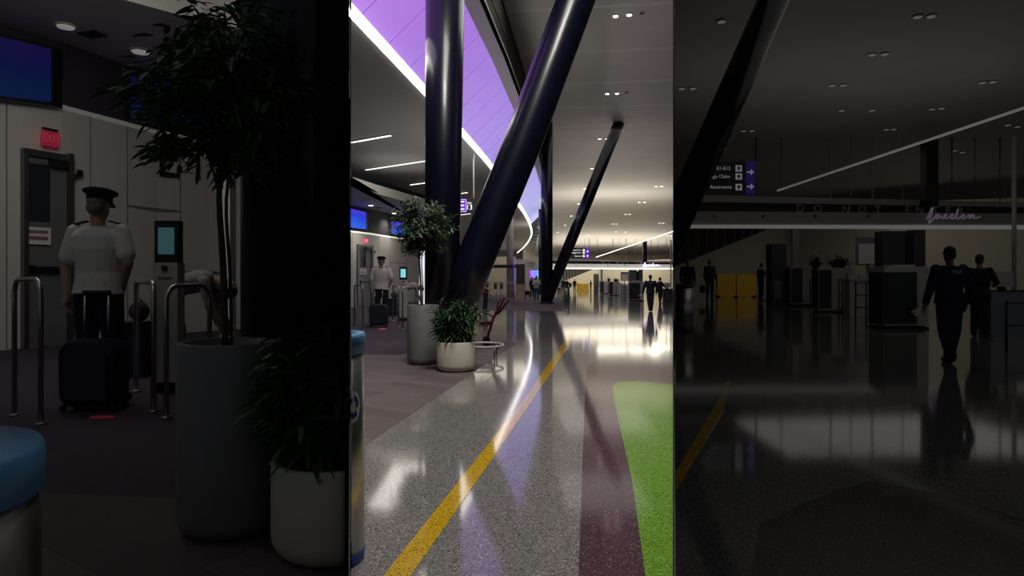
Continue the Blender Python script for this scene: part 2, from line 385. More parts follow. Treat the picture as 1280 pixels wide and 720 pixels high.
for i in range(len(cs) - 1):
    a, b = cs[i], cs[i + 1]; na, nb = sideways(cs, i) * .1, sideways(cs, i + 1) * .1
    mb.hexa([a - na - up * .2, a - up * .2, b - up * .2, b - nb - up * .2, a - na + up, a + up, b + up, b - nb + up])
tag(mb.build('strip_light', 'strip'), 'long white curved strip light along the edge of the lilac ceiling panels', 'light')
# lilac lit panels leaning outward from the strip, then bulkhead, then black slot wall
cp = [p for p in cs if p.y < 62]; n = len(cp)
purple = gradient_emit('lilac_lit_panel', [(0., (.50, .20, .86)), (.25, (.38, .23, .80)), (.5, (.30, .27, .82)), (1., (.36, .42, .80))], 1, 10, 62, .82, .12, .5, (.3, .25, .4))
seamm = gradient_emit('lilac_panel_seam', [(0., (.33, .13, .62)), (1., (.22, .22, .62))], 1, 10, 62, .75)
mb = MB(); W1 = V3(1.3, 0, 1.3)
for i in range(n - 1):
    a, b = cp[i] + V3(.02, 0, .12), cp[i + 1] + V3(.02, 0, .12)
    mb.hexa([a, a + W1, b + W1, b, a + V3(-.05, 0, .05), a + W1 + V3(-.05, 0, .05), b + W1 + V3(-.05, 0, .05), b + V3(-.05, 0, .05)])
mb.mi = 1; yy = 9.
def on_curve(Y):
    for a, b in zip(cp, cp[1:]):
        if a.y <= Y <= b.y: t = (Y - a.y) / (b.y - a.y); return a.lerp(b, t)
    return None
while yy < 60:
    a = on_curve(yy)
    if a is not None:
        a = a + V3(.03, 0, .11); w = .022 + yy * .0005; mb.hexa([a, a + W1, a + W1 + V3(0, w, 0), a + V3(0, w, 0), a + V3(.004, 0, -.004), a + W1 + V3(.004, 0, -.004), a + W1 + V3(.004, w, -.004), a + V3(.004, w, -.004)])
    yy += 1.55
struct(mb.build('ceiling_lilac_panels', [purple, seamm]))
mb = MB(); mb2 = MB(); ZC = 9.7; slot_top = []
for i in range(n - 1):
    a, b = cp[i] + V3(1.32, 0, 1.42), cp[i + 1] + V3(1.32, 0, 1.42); w = V3(.46, 0, 0); u = V3(0, 0, .08)
    mb.hexa([a, a + w, b + w, b, a + u, a + w + u, b + w + u, b + u])
    c, d = a + w, b + w; l = V3(-.35, 0, ZC - c.z); t = V3(-.1, 0, 0)
    mb2.mi = 0; mb2.hexa([c + t, c, d, d + t, c + l + t, c + l, d + l, d + l + t])
    for q in (.3, .65):
        mb2.mi = 1; e0, e1 = c + l * q, d + l * q; mb2.hexa([e0, e0 + V3(.02, 0, 0), e1 + V3(.02, 0, 0), e1, e0 + V3(0, 0, .03), e0 + V3(.02, 0, .03), e1 + V3(.02, 0, .03), e1 + V3(0, 0, .03)])
    slot_top.append((c + l, d + l))
struct(mb.build('ceiling_bulkhead', 'beam')); struct(mb2.build('wall_slot', ['slot', 'slotline']))
# high ceiling: flat, then sloping down to the far wall
def zceil(Y): return ZC if Y < 40 else ZC - (Y - 40) * .054
mb = MB()
segs = [(a, b) for a, b in slot_top if b.y > a.y]; lst = segs[-1][1]
segs = segs + [(V3(lst.x, lst.y, 0), V3(3.6, 100, 0)), (V3(3.6, 100, 0), V3(4., 124, 0))]
segs[0] = (V3(segs[0][0].x, 4, 0), segs[0][1])
for a, b in segs:
    za, zb = zceil(a.y), zceil(b.y); ra, rb = SL * a.y - .02, SL * b.y - .02
    xa, xb = min(a.x, ra - .3), min(b.x, rb - .3)
    mb.mi = 0; mb.hexa([V3(xa, a.y, za), V3(ra, a.y, za), V3(rb, b.y, zb), V3(xb, b.y, zb), V3(xa, a.y, za + .1), V3(ra, a.y, za + .1), V3(rb, b.y, zb + .1), V3(xb, b.y, zb + .1)])
mb.mi = 1; Y = 17.
while Y < 100:                              # raised reveals across the ceiling
    c = on_curve(min(Y, 58)); x0 = c.x + 1.5; x1 = SL * Y - .03; tilt = .14; y1_ = Y - (x1 - x0) * tilt; w = .14 + .003 * Y
    z0, z1 = zceil(Y) + .002, zceil(y1_) + .002
    mb.hexa([V3(x0, Y, z0 - .006), V3(x1, y1_, z1 - .006), V3(x1, y1_ + w, z1 - .006), V3(x0, Y + w, z0 - .006), V3(x0, Y, z0), V3(x1, y1_, z1), V3(x1, y1_ + w, z1), V3(x0, Y + w, z0)])
    Y += 4.1
struct(mb.build('ceiling', ['ceil', 'ceil_line']))
# far walls of the centre hall
mb = MB(); mb.box((19, 122, 4), (34, .3, 8)); struct(mb.build('wall_far', 'cream'))
mb = MB()
a, b = V3(-24, 138, 0), V3(9, 142, 0)
mb.hexa([a, b, b + V3(0, .3, 0), a + V3(0, .3, 0), a + V3(0, 0, 7.5), b + V3(0, 0, 7.5), b + V3(0, .3, 7.5), a + V3(0, .3, 7.5)])
struct(mb.build('wall_back_left', 'wallw'))

# ================================================================== GATE END (built once per hall that shows it)
WB = [(405, 387), (430, 385.3), (446, 384), (462, 382.6), (480, 380.7), (500, 378.6), (520, 377), (531, 376.3)]
def gate(h):
    s = 'centre' if not h.dim else 'dim left'
    where = h.pick('in the bright hall', 'in the dim left hall')
    base = [h.ground(x, y) for x, y in WB]
    if h.dim: base.append(V3(-SL * base[-1].y - .05, base[-1].y, h.z))
    zs = h.z + h.pick(3.5, 3.93)                                  # height of the light ledge
    zt = h.pick(4.74, 5.35)                                       # soffit
    def wy(x):
        for a, b in zip(WB, WB[1:]):
            if a[0] <= x <= b[0]:
                t = (x - a[0]) / (b[0] - a[0]); return h.ground(a[0], a[1]).lerp(h.ground(b[0], b[1]), t)
        return h.ground(*WB[-1])
    def on(x, y, off=.0):                                        # point on the wall seen at photo pixel x, y
        p = wy(x); q = h.at(x, y, p.y - off); return q
    yaw = math.atan2((base[5] - base[2]).y, (base[5] - base[2]).x)
    nrm = V3(math.sin(yaw), -math.cos(yaw), 0)
    mb = MB(); mbu = MB(); mbl = MB(); t = V3(0, .15, 0)
    for a, b in zip(base, base[1:]):
        A, B = V3(a.x, a.y, zs), V3(b.x, b.y, zs)
        mb.hexa([a, b, b + t, a + t, A, B, B + t, A + t])
        o = V3(0, .1, 0); mbu.hexa([A + o, B + o, B + o + t, A + o + t, V3(a.x, a.y, zt) + o, V3(b.x, b.y, zt) + o, V3(b.x, b.y, zt) + o + t, V3(a.x, a.y, zt) + o + t])
        f = V3(0, -.03, 0); d = V3(0, 0, h.pick(.07, .08)); mbl.hexa([A + f, B + f, B + o - V3(0, .01, 0), A + o - V3(0, .01, 0), A + f + d, B + f + d, B + o + d - V3(0, .01, 0), A + o + d - V3(0, .01, 0)])
    mb.mi = 1                                                     # panel seams
    for x in (440, 473, 487.5, 508.5):
        p = wy(x); w = h.m(p.y) * .35; mb.box((p.x, p.y - .004, h.z + (zs - h.z) / 2), (w, .012, zs - h.z - .02), yaw)
    for x0, x1, yh in ((487.5, 508.5, 329), (508.5, 531, 354)):
        a, b = wy(x0), wy(x1); z = on((x0 + x1) / 2, yh).z; w = .03
        mb.hexa([V3(a.x, a.y - .01, z), V3(b.x, b.y - .01, z), V3(b.x, b.y, z), V3(a.x, a.y, z), V3(a.x, a.y - .01, z + w), V3(b.x, b.y - .01, z + w), V3(b.x, b.y, z + w), V3(a.x, a.y, z + w)])
    struct(mb.build(h.pick('wall_left', 'wall_far_left'), ['wallw', 'seam']))
    struct(mbu.build('trim_1', 'band'))
    tag(mbl.build('ledge_light', h.pick('ledge', 'ledge_d')), 'thin white light line along the top of the gate wall ' + where, 'light')
    # canopy over the gate
    mb = MB()
    fa = [h.zh(x, y, zt) for x, y in ((405, 223), (438, 233), (470, 242), (500, 250), (520, 255.5), (531, 258))]
    lim = lambda p: V3(p.x, p.y, p.z)
    bk = [V3(b.x, b.y + .1, zt) for b in base]
    poly = fa + ([V3(-SL * fa[-1].y - .05, fa[-1].y, zt)] if h.dim else []) + bk[::-1]
    if not h.dim: poly = [q for q in (V3(max(q.x, -SL * q.y + .02), q.y, q.z) for q in poly)]
    mb.prism([(q.x, q.y) for q in poly], zt, zt + .06); struct(mb.build(h.pick('ceiling_canopy', 'ceiling_left'), 'soffit'))
    mb = MB(); hf = h.pick(.36, .6)
    for a, b in zip(fa, fa[1:]):
        if not h.dim: a, b = (V3(max(q.x, -SL * q.y + .02), q.y, q.z) for q in (a, b))
        o = V3(0, -.06, 0); u = V3(0, 0, hf); mb.hexa([a + o, b + o, b, a, a + o + u, b + o + u, b + u, a + u])
    struct(mb.build('trim_2', 'fascia'))
    if not h.dim:
        mb = MB()
        for a, b in zip(fa, fa[1:]):
            a, b = (V3(max(q.x, -SL * q.y + .02), q.y, q.z) for q in (a, b)); u = V3(0, .2, hf); v = V3(0, .2, hf + .2); w = V3(0, .1, 0)
            mb.hexa([a + u, b + u, b + u + w, a + u + w, a + v, b + v, b + v + w, a + v + w])
        struct(mb.build('trim_3', 'slot'))
    else:
        mb = MB(); mb.prism([(-12, 3), (-SL * 3 - .02, 3), (-SL * 16 - .02, 16), (-14, 16)], 6.3, 6.4); struct(mb.build('ceiling_left_upper', 'ceil_low'))
    for x, y, lb in ((463.5, 256, 'nearer'), (493, 266, 'farther')):
        p = h.zh(x, y, zt); r = h.m(p.y) * 3.3
        t = thing('downlight', f'round white downlight in the canopy, the {lb} one, {where}', 'ceiling light', p, 'canopy downlights ' + where)
        mb = MB(); mb.lathe([(r * 1.15, 0), (r * 1.15, -.02), (r, -.03), (r, -.012)], p, 24); mb.build('trim_ring', 'fascia', t)
        mb = MB(); mb.lathe([(r * .98, -.012), (r * .9, -.045), (r * .5, -.06), (.001, -.065)], p, 24); mb.build('lens', h.pick('lens_f', 'lens_d'), t)
        if not h.dim: lamp('SPOT', 'canopy_lamp', p - V3(0, 0, .1), 130, size=.1, spot=2.5)
    p = h.zh(474, 259.5, zt); mb = MB(); mb.box(p - V3(0, 0, .012), (h.m(p.y) * 6, h.m(p.y) * 9, .024), yaw)
    tag(mb.build('air_vent', 'black', org=p), 'small dark slot vent in the canopy ' + where, 'vent')
    # screens hung on the dark band
    for (x0, x1, ya0, yb0, ya1, yb1, txt, lb) in ((432, 459, 258, 284.5, 264.5, 288, None, 'left'), (487.5, 522, 275.5, 293.5, 279, 295.5, 'E13', 'right')):
        pa, pb = wy(x0), wy(x1); off = .16
        def q(x, y, d=0): p = wy(x); return h.at(x, y, p.y - off - d)
        A0, A1, B0, B1 = q(x0, yb0), q(x1, yb1), q(x0, ya0), q(x1, ya1)
        c = (A0 + A1 + B0 + B1) / 4
        t = thing('display_screen', f'{lb} wide blue screen {"reading E13 " if txt else "showing clouds "}on the dark band {where}', 'screen', c, 'screens over the gate ' + where)
        mb = MB(); k = V3(0, .2, 0); mb.hexa([A0, A1, A1 + k, A0 + k, B0, B1, B1 + k, B0 + k]); mb.build('frame', 'black', t, bevel=.01)
        sc = gradient_emit('screen_picture', [(0., (.02, .12, .9)), (.35, (.01, .10, .75)), (.6, (.02, .05, .8)), (1., (.09, .04, .8))], 2, min(A0.z, A1.z), max(B0.z, B1.z), h.pick(.85, .052), .45, 2.2 / h.m(c.y) * .045)
        i = .05; f = V3(0, -.012, 0)
        a0, a1, b0, b1 = A0.lerp(B1, i), A1.lerp(B0, i), B0.lerp(A1, i), B1.lerp(A0, i)
        mb = MB(); mb.hexa([a0 + f, a1 + f, a1, a0, b0 + f, b1 + f, b1, b0]); pc = mb.build('picture', sc, t)
        if txt:
            mb = MB(); pt = q(494, 281.3, .02); mb.text(txt, pt, h.m(pt.y) * 3.2, math.atan2((A1 - A0).y, (A1 - A0).x), .01, 1.1); mb.build('gate_number', h.pick('letw', 'letd'), pc)
    # exit sign
    p = on(457.3, 301, .1); w = h.m(p.y)
    t = thing('exit_sign', 'small glowing red exit sign over the grey door ' + where, 'exit sign', p)
    mb = MB(); mb.box(p, (w * 6.6, .06, w * 5.6), yaw); mb.build('box', h.pick('exit', 'exit_d'), t, bevel=.01)
    mb = MB(); mb.text('EXIT', p + nrm * .034, w * 3.2, yaw, .008, .8); mb.build('lettering', h.pick(mat('exit_letters', (.5, .1, .1), .5, emit=(1, .3, .35), es=1.1), mat('exit_letters_dim', (.3, .05, .05), .5, emit=(1, .12, .2), es=.16)), t)
    mb = MB(); mb.box(p + V3(0, 0, w * 3.6), (w * 6, .05, w * .9), yaw); mb.build('canopy', 'black', t)
    # door
    def slab(mb, x0, x1, y0, y1, off, th):
        a, b = wy(x0), wy(x1); za = lambda x, y: on(x, y).z
        A, B = a + nrm * off, b + nrm * off; zb = (za(x0, y1) + za(x1, y1)) / 2; ztp = (za(x0, y0) + za(x1, y0)) / 2
        zb = max(zb, h.z + .002); k = -nrm * th
        mb.hexa([V3(A.x, A.y, zb), V3(B.x, B.y, zb), V3(B.x, B.y, zb) + k, V3(A.x, A.y, zb) + k, V3(A.x, A.y, ztp), V3(B.x, B.y, ztp), V3(B.x, B.y, ztp) + k, V3(A.x, A.y, ztp) + k])
    mb = MB(); slab(mb, 447, 464, 308.5, 388, .03, .04); dr = struct(mb.build('door_1' if not h.dim else 'door_2', 'doorm'), 'grey steel door in the white gate wall ' + where)
    mb = MB(); slab(mb, 445.5, 447.3, 307, 388, .09, .1); slab(mb, 463.3, 465.2, 307, 388, .09, .1); slab(mb, 445.5, 465.2, 306.3, 308.8, .09, .1); mb.build('door_frame', 'steel_d', dr)
    mb = MB(); slab(mb, 448, 456.3, 311, 333.5, .045, .02); mb.build('window', 'glass', dr)
    mb = MB(); slab(mb, 448, 462.5, 351.6, 353.2, .12, .06); slab(mb, 448, 449.2, 351, 354, .12, .1); slab(mb, 461.3, 462.5, 351, 354, .12, .1); mb.build('push_bar', 'black', dr)
    mb = MB(); slab(mb, 456, 462.5, 309.5, 312.5, .12, .1); mb.build('door_closer', 'black', dr)
    mb = MB(); slab(mb, 446.2, 456.4, 336, 342.8, .06, .015); nt = tag(mb.build('notice', 'whitesym'), 'white notice plate fixed to the grey door ' + where, 'notice')
    mb = MB()
    for yy0, yy1 in ((337.2, 338.4), (339.6, 341)): slab(mb, 447.4, 455.2, yy0, yy1, .066, .008)
    mb.build('printed_line', mat('faded_print', (.3, .16, .13), .6), nt)
    # big gate letters on the wall
    p = on(510, 309, .03); w = h.m(p.y)
    a0 = on(504, 309.5, .05); a1 = on(515.8, 311, .05); a2 = on(524, 311.5, .05)
    t = thing('gate_lettering', 'large dark E13 lettering on the white gate wall ' + where, 'lettering', p)
    for ch, q0, hh in (('E', a0, 15), ('1', a1, 14), ('3', a2, 13)):
        mb = MB(); mb.text(ch, q0, w * hh, yaw, .03, 1.05 if ch == 'E' else .8); mb.build('letter', 'black', t)
    # wall camera
    p = on(468.5, 315.5, .08); w = h.m(p.y); t = thing('wall_sensor', 'small black sensor on the wall right of the door ' + where, 'sensor', p)
    mb = MB(); mb.box(p + V3(0, .04, w), (w * 1.6, .06, w * 2.6), yaw); mb.build('bracket', 'black', t)
    mb = MB(); mb.cone(p + V3(0, 0, w * .6), p + V3(-w * .5, -.12, -w * 1.6), w * .8, w * .6); mb.build('sensor_head', 'black', t)
    # lit white panel beside the column
    if True:
        x0, x1 = h.pick((524, 531), (524.8, 528.5)); a, b = h.ground(x0, 381), h.ground(x1, 381.5); zz = h.at(525, 294, a.y).z
        t = thing('lit_panel', 'narrow white lit panel standing beside the black column ' + where, 'panel', (a + b) / 2)
        mb = MB(); k = V3(0, .25, 0); u = V3(0, 0, zz - h.z); mb.hexa([a, b, b + k, a + k, a + u, b + u, b + k + u, a + k + u]); mb.build('cabinet', 'xray', t)
        f = V3(0, -.02, 0); lo = V3(0, 0, .04); mb = MB(); mb.hexa([a + f + lo, b + f + lo, b + lo, a + lo, a + f + u, b + f + u, b + u, a + u]); mb.build('lit_face', h.pick('totem_lit', 'totem_dim'), t)
    # hoop rails
    for (xa, ya, xb, yb, yt, lb) in ((443.2, 410.5, 453.6, 414, 356.5, 'left of the pilot'), (491.3, 401, 498.3, 409, 357.5, 'between the pilot and the boarding kiosk'), (503.3, 411.5, 520.3, 407.5, 359, 'in front of the boarding kiosk')):
        a, b = h.ground(xa, ya), h.ground(xb, yb); ym = (a.y + b.y) / 2; z = h.at(xa, yt, ym).z; r = h.m(ym) * .95
        t = thing('hoop_rail', f'brushed steel hoop rail {lb} {where}', 'rail', (a + b) / 2, 'steel hoop rails ' + where)
        pts = [a, V3(a.x, a.y, z - .12)]
        for k in range(1, 6): an = k / 6 * math.pi / 2; q = V3(a.x, a.y, z - .12); d = (b - a); d.z = 0; d = d.normalized() * .12; pts.append(q + d * (1 - math.cos(an)) + V3(0, 0, .12 * math.sin(an)))
        d = (b - a); d.z = 0; d = d.normalized() * .12
        pts.append(V3(b.x, b.y, z) - d)
        for k in range(1, 6): an = k / 6 * math.pi / 2; pts.append(V3(b.x, b.y, z - .12) - d * (1 - math.sin(an)) + V3(0, 0, .12 * math.cos(an)))
        pts += [V3(b.x, b.y, z - .12), b]
        mb = MB(); mb.tube(pts, r, 12); mb.build('hoop', 'steel', t)
        for q in (a, b): mb = MB(); mb.lathe([(r * 2, 0), (r * 2, .012), (r * 1.2, .02)], q, 20); mb.build('floor_flange', 'steel', t)
    # boarding kiosk
    p = h.ground(504.3, 401); w = h.m(p.y); zt_ = h.at(504, 333.5, p.y).z; zm = h.at(504, 350, p.y).z
    t = thing('boarding_kiosk', 'slim white boarding kiosk with a small cyan screen ' + where, 'kiosk', p)
    mb = MB(); mb.box((p.x, p.y, h.z + w * 2), (w * 9, w * 6, w * 4)); mb.build('plinth', 'black', t, bevel=.008)
    mb = MB(); mb.box((p.x, p.y, (h.z + w * 3.5 + zm) / 2), (w * 9.6, w * 6, zm - h.z - w * 3.5)); mb.build('body', 'xray', t, bevel=.015)
    mb = MB(); mb.box((p.x, p.y, (zm + zt_) / 2), (w * 9.3, w * 4, zt_ - zm - .004)); hd = mb.build('head', 'black', t, bevel=.02)
    mb = MB(); mb.box((p.x, p.y - w * 2 - .004, h.at(504, 341.5, p.y).z), (w * 6.2, .012, w * 10.5)); mb.build('screen', h.pick('cyan', 'cyan_d'), hd)
    mb = MB(); mb.box((p.x, p.y - w * 3 - .01, h.at(504, 352.2, p.y).z), (w * 2, .03, w * 2)); mb.build('scanner', 'black', t)
    mb = MB(); mb.box((p.x, p.y - w * 3 - .004, h.at(504, 356, p.y).z), (w * 5, .012, w * .8)); mb.build('card_slot', 'steel_d', t)
    # navy podium and backpack behind the rails
    p = h.ground(489.5, 395); w = h.m(p.y); zp = h.at(489, 374, p.y).z
    t = thing('podium', 'low dark podium behind the rail right of the pilot ' + where, 'podium', p)
    mb = MB(); mb.box((p.x, p.y, (h.z + zp) / 2), (w * 13, w * 9, zp - h.z)); mb.build('body', 'navyfab', t, bevel=.01)
    mb = MB(); mb.box((p.x, p.y, zp + w * .4), (w * 14, w * 10, w * .8)); mb.build('top', 'black', t, bevel=.005)
    zp += w * .8; q = V3(p.x + w * 3.6, p.y - w, zp)
    t = thing('backpack', 'black rounded backpack standing on the dark podium ' + where, 'bag', q)
    mb = MB(); mb.ball(q + V3(0, 0, w * 4), (w * 4, w * 2.6, w * 4), 20); mb.build('sack', 'softblack', t)
    mb = MB(); mb.ball(q + V3(0, -w * 2.2, w * 3), (w * 2.6, w * 1.2, w * 2.2), 16); mb.build('pocket', 'softblack', t)
    mb = MB(); mb.tube([q + V3(w * 1.2 * math.cos(a), 0, w * 7.6 + w * 1.2 * math.sin(a)) for a in [k * math.pi / 8 for k in range(9)]], w * .3, 8); mb.build('handle', 'softblack', t)
    # red scanner reflection on the carpet, built as a glowing disc
    p = h.ground(478, 411.5); w = h.m(p.y)
    mb = MB(); mb.lathe([(w * 5, .004), (w * 5, .012), (w * 4.4, .016)], p, 32, 1, .5); tag(mb.build('red_reflection', h.pick('redspot', 'redspot_d'), org=p), 'red light reflection built as a glowing disc behind the suitcase ' + where, 'light reflection')
gate(C_); gate(L_)

# ================================================================== BLACK SUPPORT COLUMNS
def column_lathe(mb, x, Y, r, z0, z1, seg=48): mb.lathe([(r, z0), (r, z1)], (x, Y, 0), seg)
Y0 = 12.3; x0 = (556 - 640) / F * Y0
t = thing('support_column', 'massive black V-shaped support column nearest the camera in the bright hall', 'column', (x0, Y0, 0), 'black V-shaped columns')
mb = MB(); mb.tube([C_.at(551.7, 346 + H * F / Y0, Y0), C_.at(554.3, 200, Y0), C_.at(558, -210, Y0)], [.305, .33, .372], 64); mb.build('post', 'navy', t)
pa, pb = C_.at(569, 390, Y0), C_.at(719.5, 0, Y0); d = (pb - pa); k = (ZC - pa.z) / d.z; ptop = pa + d * k
pm = C_.at(653, 180, Y0)
mb = MB(); mb.tube([C_.at(562, 408, Y0), C_.at(592, 330, Y0), pm, pb, pb + (pb - pm) * 1.02], .345, 48); mb.build('strut', 'navy', t)
mb = MB(); mb.lathe([(.5, 0.0), (.5, .03), (.46, .04)], (x0, Y0, 0), 40); mb.build('base_plate', 'navy', t)
Y1 = 36.5; x1 = (683.5 - 640) / F * Y1
t = thing('support_column', 'smaller black V-shaped column farther down the bright hall', 'column', (x1, Y1, 0), 'black V-shaped columns')
mb = MB(); column_lathe(mb, x1, Y1, .32, 0, ZC); mb.build('post', 'navy', t)
pa = C_.at(684, 374, Y1 - .1); pb = C_.at(776, 148, Y1 - .1); d = pb - pa; pb = pa + d * ((ZC - pa.z) / d.z)
mb = MB(); mb.tube([pa, pb], .3, 40); mb.build('strut', 'navy', t)
mb = MB(); mb.lathe([(.42, 0.0), (.42, .08), (.36, .1)], (x1, Y1, 0), 40); mb.build('base_plate', 'navy', t)
Y2 = 55.; x2 = (676.5 - 640) / F * Y2
t = thing('support_column', 'thin black column standing just behind the farther V-shaped column', 'column', (x2, Y2, 0))
mb = MB(); column_lathe(mb, x2, Y2, .22, 0, 6.9); mb.build('post', 'navy', t)
mb = MB(); mb.lathe([(.3, 0.0), (.3, .05)], (x2, Y2, 0), 32); mb.build('base_plate', 'navy', t)
# the same kind of columns in the side halls
Yl = 3.75; xl = (L_.px(560, 0)[0] - 640) / F * Yl; rl = 25.5 * L_.k * Yl / F
mb = MB(); column_lathe(mb, xl, Yl, rl, L_.z, 6.29, 64); mb.cut('left', .008)
tag(mb.build('support_column', 'navy', org=(xl, Yl, L_.z)), 'huge black column filling the right side of the dim left hall', 'column')
pa = R_.ground(683, 376); Yr = 13.4; a = R_.at(690, 368, Yr); b = R_.at(745.5, 241, Yr); b = a + (b - a) * ((7.39 - a.z) / (b - a).z)
mb = MB(); mb.tube([a, b], 5.9 * R_.m(Yr), 48); mb.cut('right', .01)
tag(mb.build('support_column', 'navy', org=(a.x, a.y, R_.z)), 'black leaning column crossing the upper left of the dim right hall', 'column')

# ================================================================== PLANTS, BINS
def leaf(mb, p, d, L, w, droop, n=3):
    d = d.normalized(); side = d.cross(V3(0, 0, 1)); side = side.normalized() if side.length > .01 else V3(1, 0, 0)
    side = (side + V3(0, 0, R.uniform(-.5, .5))).normalized()
    prev = None; q = Vector(p)
    ws = [.25, 1., .75, .04] if n == 3 else [.5, 1., .95, .7, .05]
    vs = []
    for i in range(n + 1):
        vs.append((mb.v(q - side * w * ws[i] / 2), mb.v(q + side * w * ws[i] / 2)))
        d = (d + V3(0, 0, -droop / n)).normalized(); q = q + d * L / n
    for a, b in zip(vs, vs[1:]): mb.f([a[0], a[1], b[1], b[0]], True)
def planter_profile(r, hh, rb):
    p = [(r * .72, 0)] + [(r - rb + rb * math.sin(a), rb - rb * math.cos(a)) for a in [k * math.pi / 16 for k in range(1, 9)]]
    return p + [(r, hh - .012), (r - .008, hh), (r - .03, hh), (r - .035, hh - .06)]
def potted_tree(h, where, cut=None):
    p = h.ground(529, 455); s = h.m(p.y); r = 19.8 * s; hh = h.at(529, 381, p.y).z - h.z
    t = thing('potted_tree', 'slender leafy tree in a tall grey cylindrical planter ' + where, 'potted plant', p)
    mb = MB(); mb.lathe(planter_profile(r, hh, r * .4), p, 56); mb.build('planter', 'planter_g', t)
    mb = MB(); mb.lathe([(r - .036, hh - .08), (r * .5, hh - .05), (.001, hh - .045)], p, 40); mb.build('soil', 'soil', t)
    b = p + V3(-r * .12, 0, hh - .06)
    pts = [b, h.at(525.8, 352, p.y), h.at(524.2, 325, p.y), h.at(525.5, 306, p.y), h.at(527, 285, p.y), h.at(526, 262, p.y)]
    mb = MB(); mb.tube(smooth(pts, 4), [1.5 * s * (1 - .6 * i / 20) for i in range(21)], 10)
    mb.tube(smooth([b + V3(.02, .02, 0), h.at(528.5, 355, p.y), h.at(527, 325, p.y), h.at(531, 300, p.y)], 4), .7 * s, 8)
    tips = []
    for i in range(70):
        a = R.uniform(0, 2 * math.pi); el = R.uniform(-.75, 1.); rr = R.uniform(.5, 1.)
        y_ = 286 - el * 38
        wd = math.sqrt(max(.05, 1 - abs(el) ** 2.2)) * 39 * rr
        if el < -.2: wd *= .8
        c = h.at(528, y_, p.y) + V3(math.cos(a) * wd * s, math.sin(a) * wd * s * .9, 0)
        q = pts[4].lerp(pts[2], R.uniform(0, 1)); m_ = q.lerp(c, .55) + V3(0, 0, 3 * s)
        mb.tube([q, m_, c], [.45 * s, .3 * s, .12 * s], 5); tips.append((c, c - q, m_))
    mb.build('trunk', 'bark', t)
    mb = MB()
    for c, d, m_ in tips:
        for j in range(46):
            o = c.lerp(m_, R.uniform(-.15, .9)) + V3(R.gauss(0, 3.4), R.gauss(0, 3.4), R.gauss(0, 2.2)) * s
            dd = V3(d.x, d.y, 0).normalized() * .9 + V3(R.gauss(0, .6), R.gauss(0, .6), R.gauss(-.05, .3))
            leaf(mb, o, dd, R.uniform(5.5, 10) * s, R.uniform(1.7, 2.8) * s, .6)
    f = mb.build('foliage', 'leaf', t)
potted_tree(C_, 'in the bright hall'); potted_tree(L_, 'in the dim left hall')
def potted_bush(h, where, cut=None):
    p = h.ground(570, 463.5); s = h.m(p.y); r = 24 * s; hh = h.at(570, 426.5, p.y).z - h.z
    t = thing('potted_dracaena', 'bushy strap-leaved plant in a low round white planter ' + where, 'potted plant', p)
    mb = MB(); mb.lathe(planter_profile(r, hh, r * .38), p, 56)
    if cut: mb.cut(cut, .02)
    mb.build('planter', 'planter_w', t)
    mb = MB(); mb.lathe([(r - .036, hh - .055), (r * .5, hh - .035), (.001, hh - .03)], p, 40)
    if cut: mb.cut(cut, .03)
    mb.build('soil', 'soil', t)
    mb = MB(); st = MB()
    for i in range(30):
        a = R.uniform(0, 2 * math.pi); rr = math.sqrt(R.random()) * .75
        b = p + V3(math.cos(a) * r * rr, math.sin(a) * r * rr, hh - .05); top = b + V3(math.cos(a) * r * .55 * rr, math.sin(a) * r * .5 * rr, R.uniform(30, 72) * s * (1.05 - .5 * rr))
        if cut and not (inside(b, cut, .05) and inside(top, cut, .05)): continue
        st.tube([b, b.lerp(top, .5) + V3(0, 0, .01), top], [.9 * s, .7 * s, .4 * s], 6)
        for j in range(34):
            aa = j * 2.4 + R.uniform(-.3, .3); u = R.uniform(.25, 1.); o = b.lerp(top, u)
            d = V3(math.cos(aa), math.sin(aa), R.uniform(.0, 1.1)); L = R.uniform(12, 23) * s
            if cut and not (inside(o, cut, .03) and inside(o + d.normalized() * L, cut, .02)): continue
            leaf(mb, o, d, L, R.uniform(1.8, 2.9) * s, R.uniform(.5, 1.5), 4)
    st.build('stem', 'bark', t); mb.build('foliage', 'leaf2', t)
potted_bush(C_, 'in the bright hall'); potted_bush(L_, 'in the dim left hall', 'left')

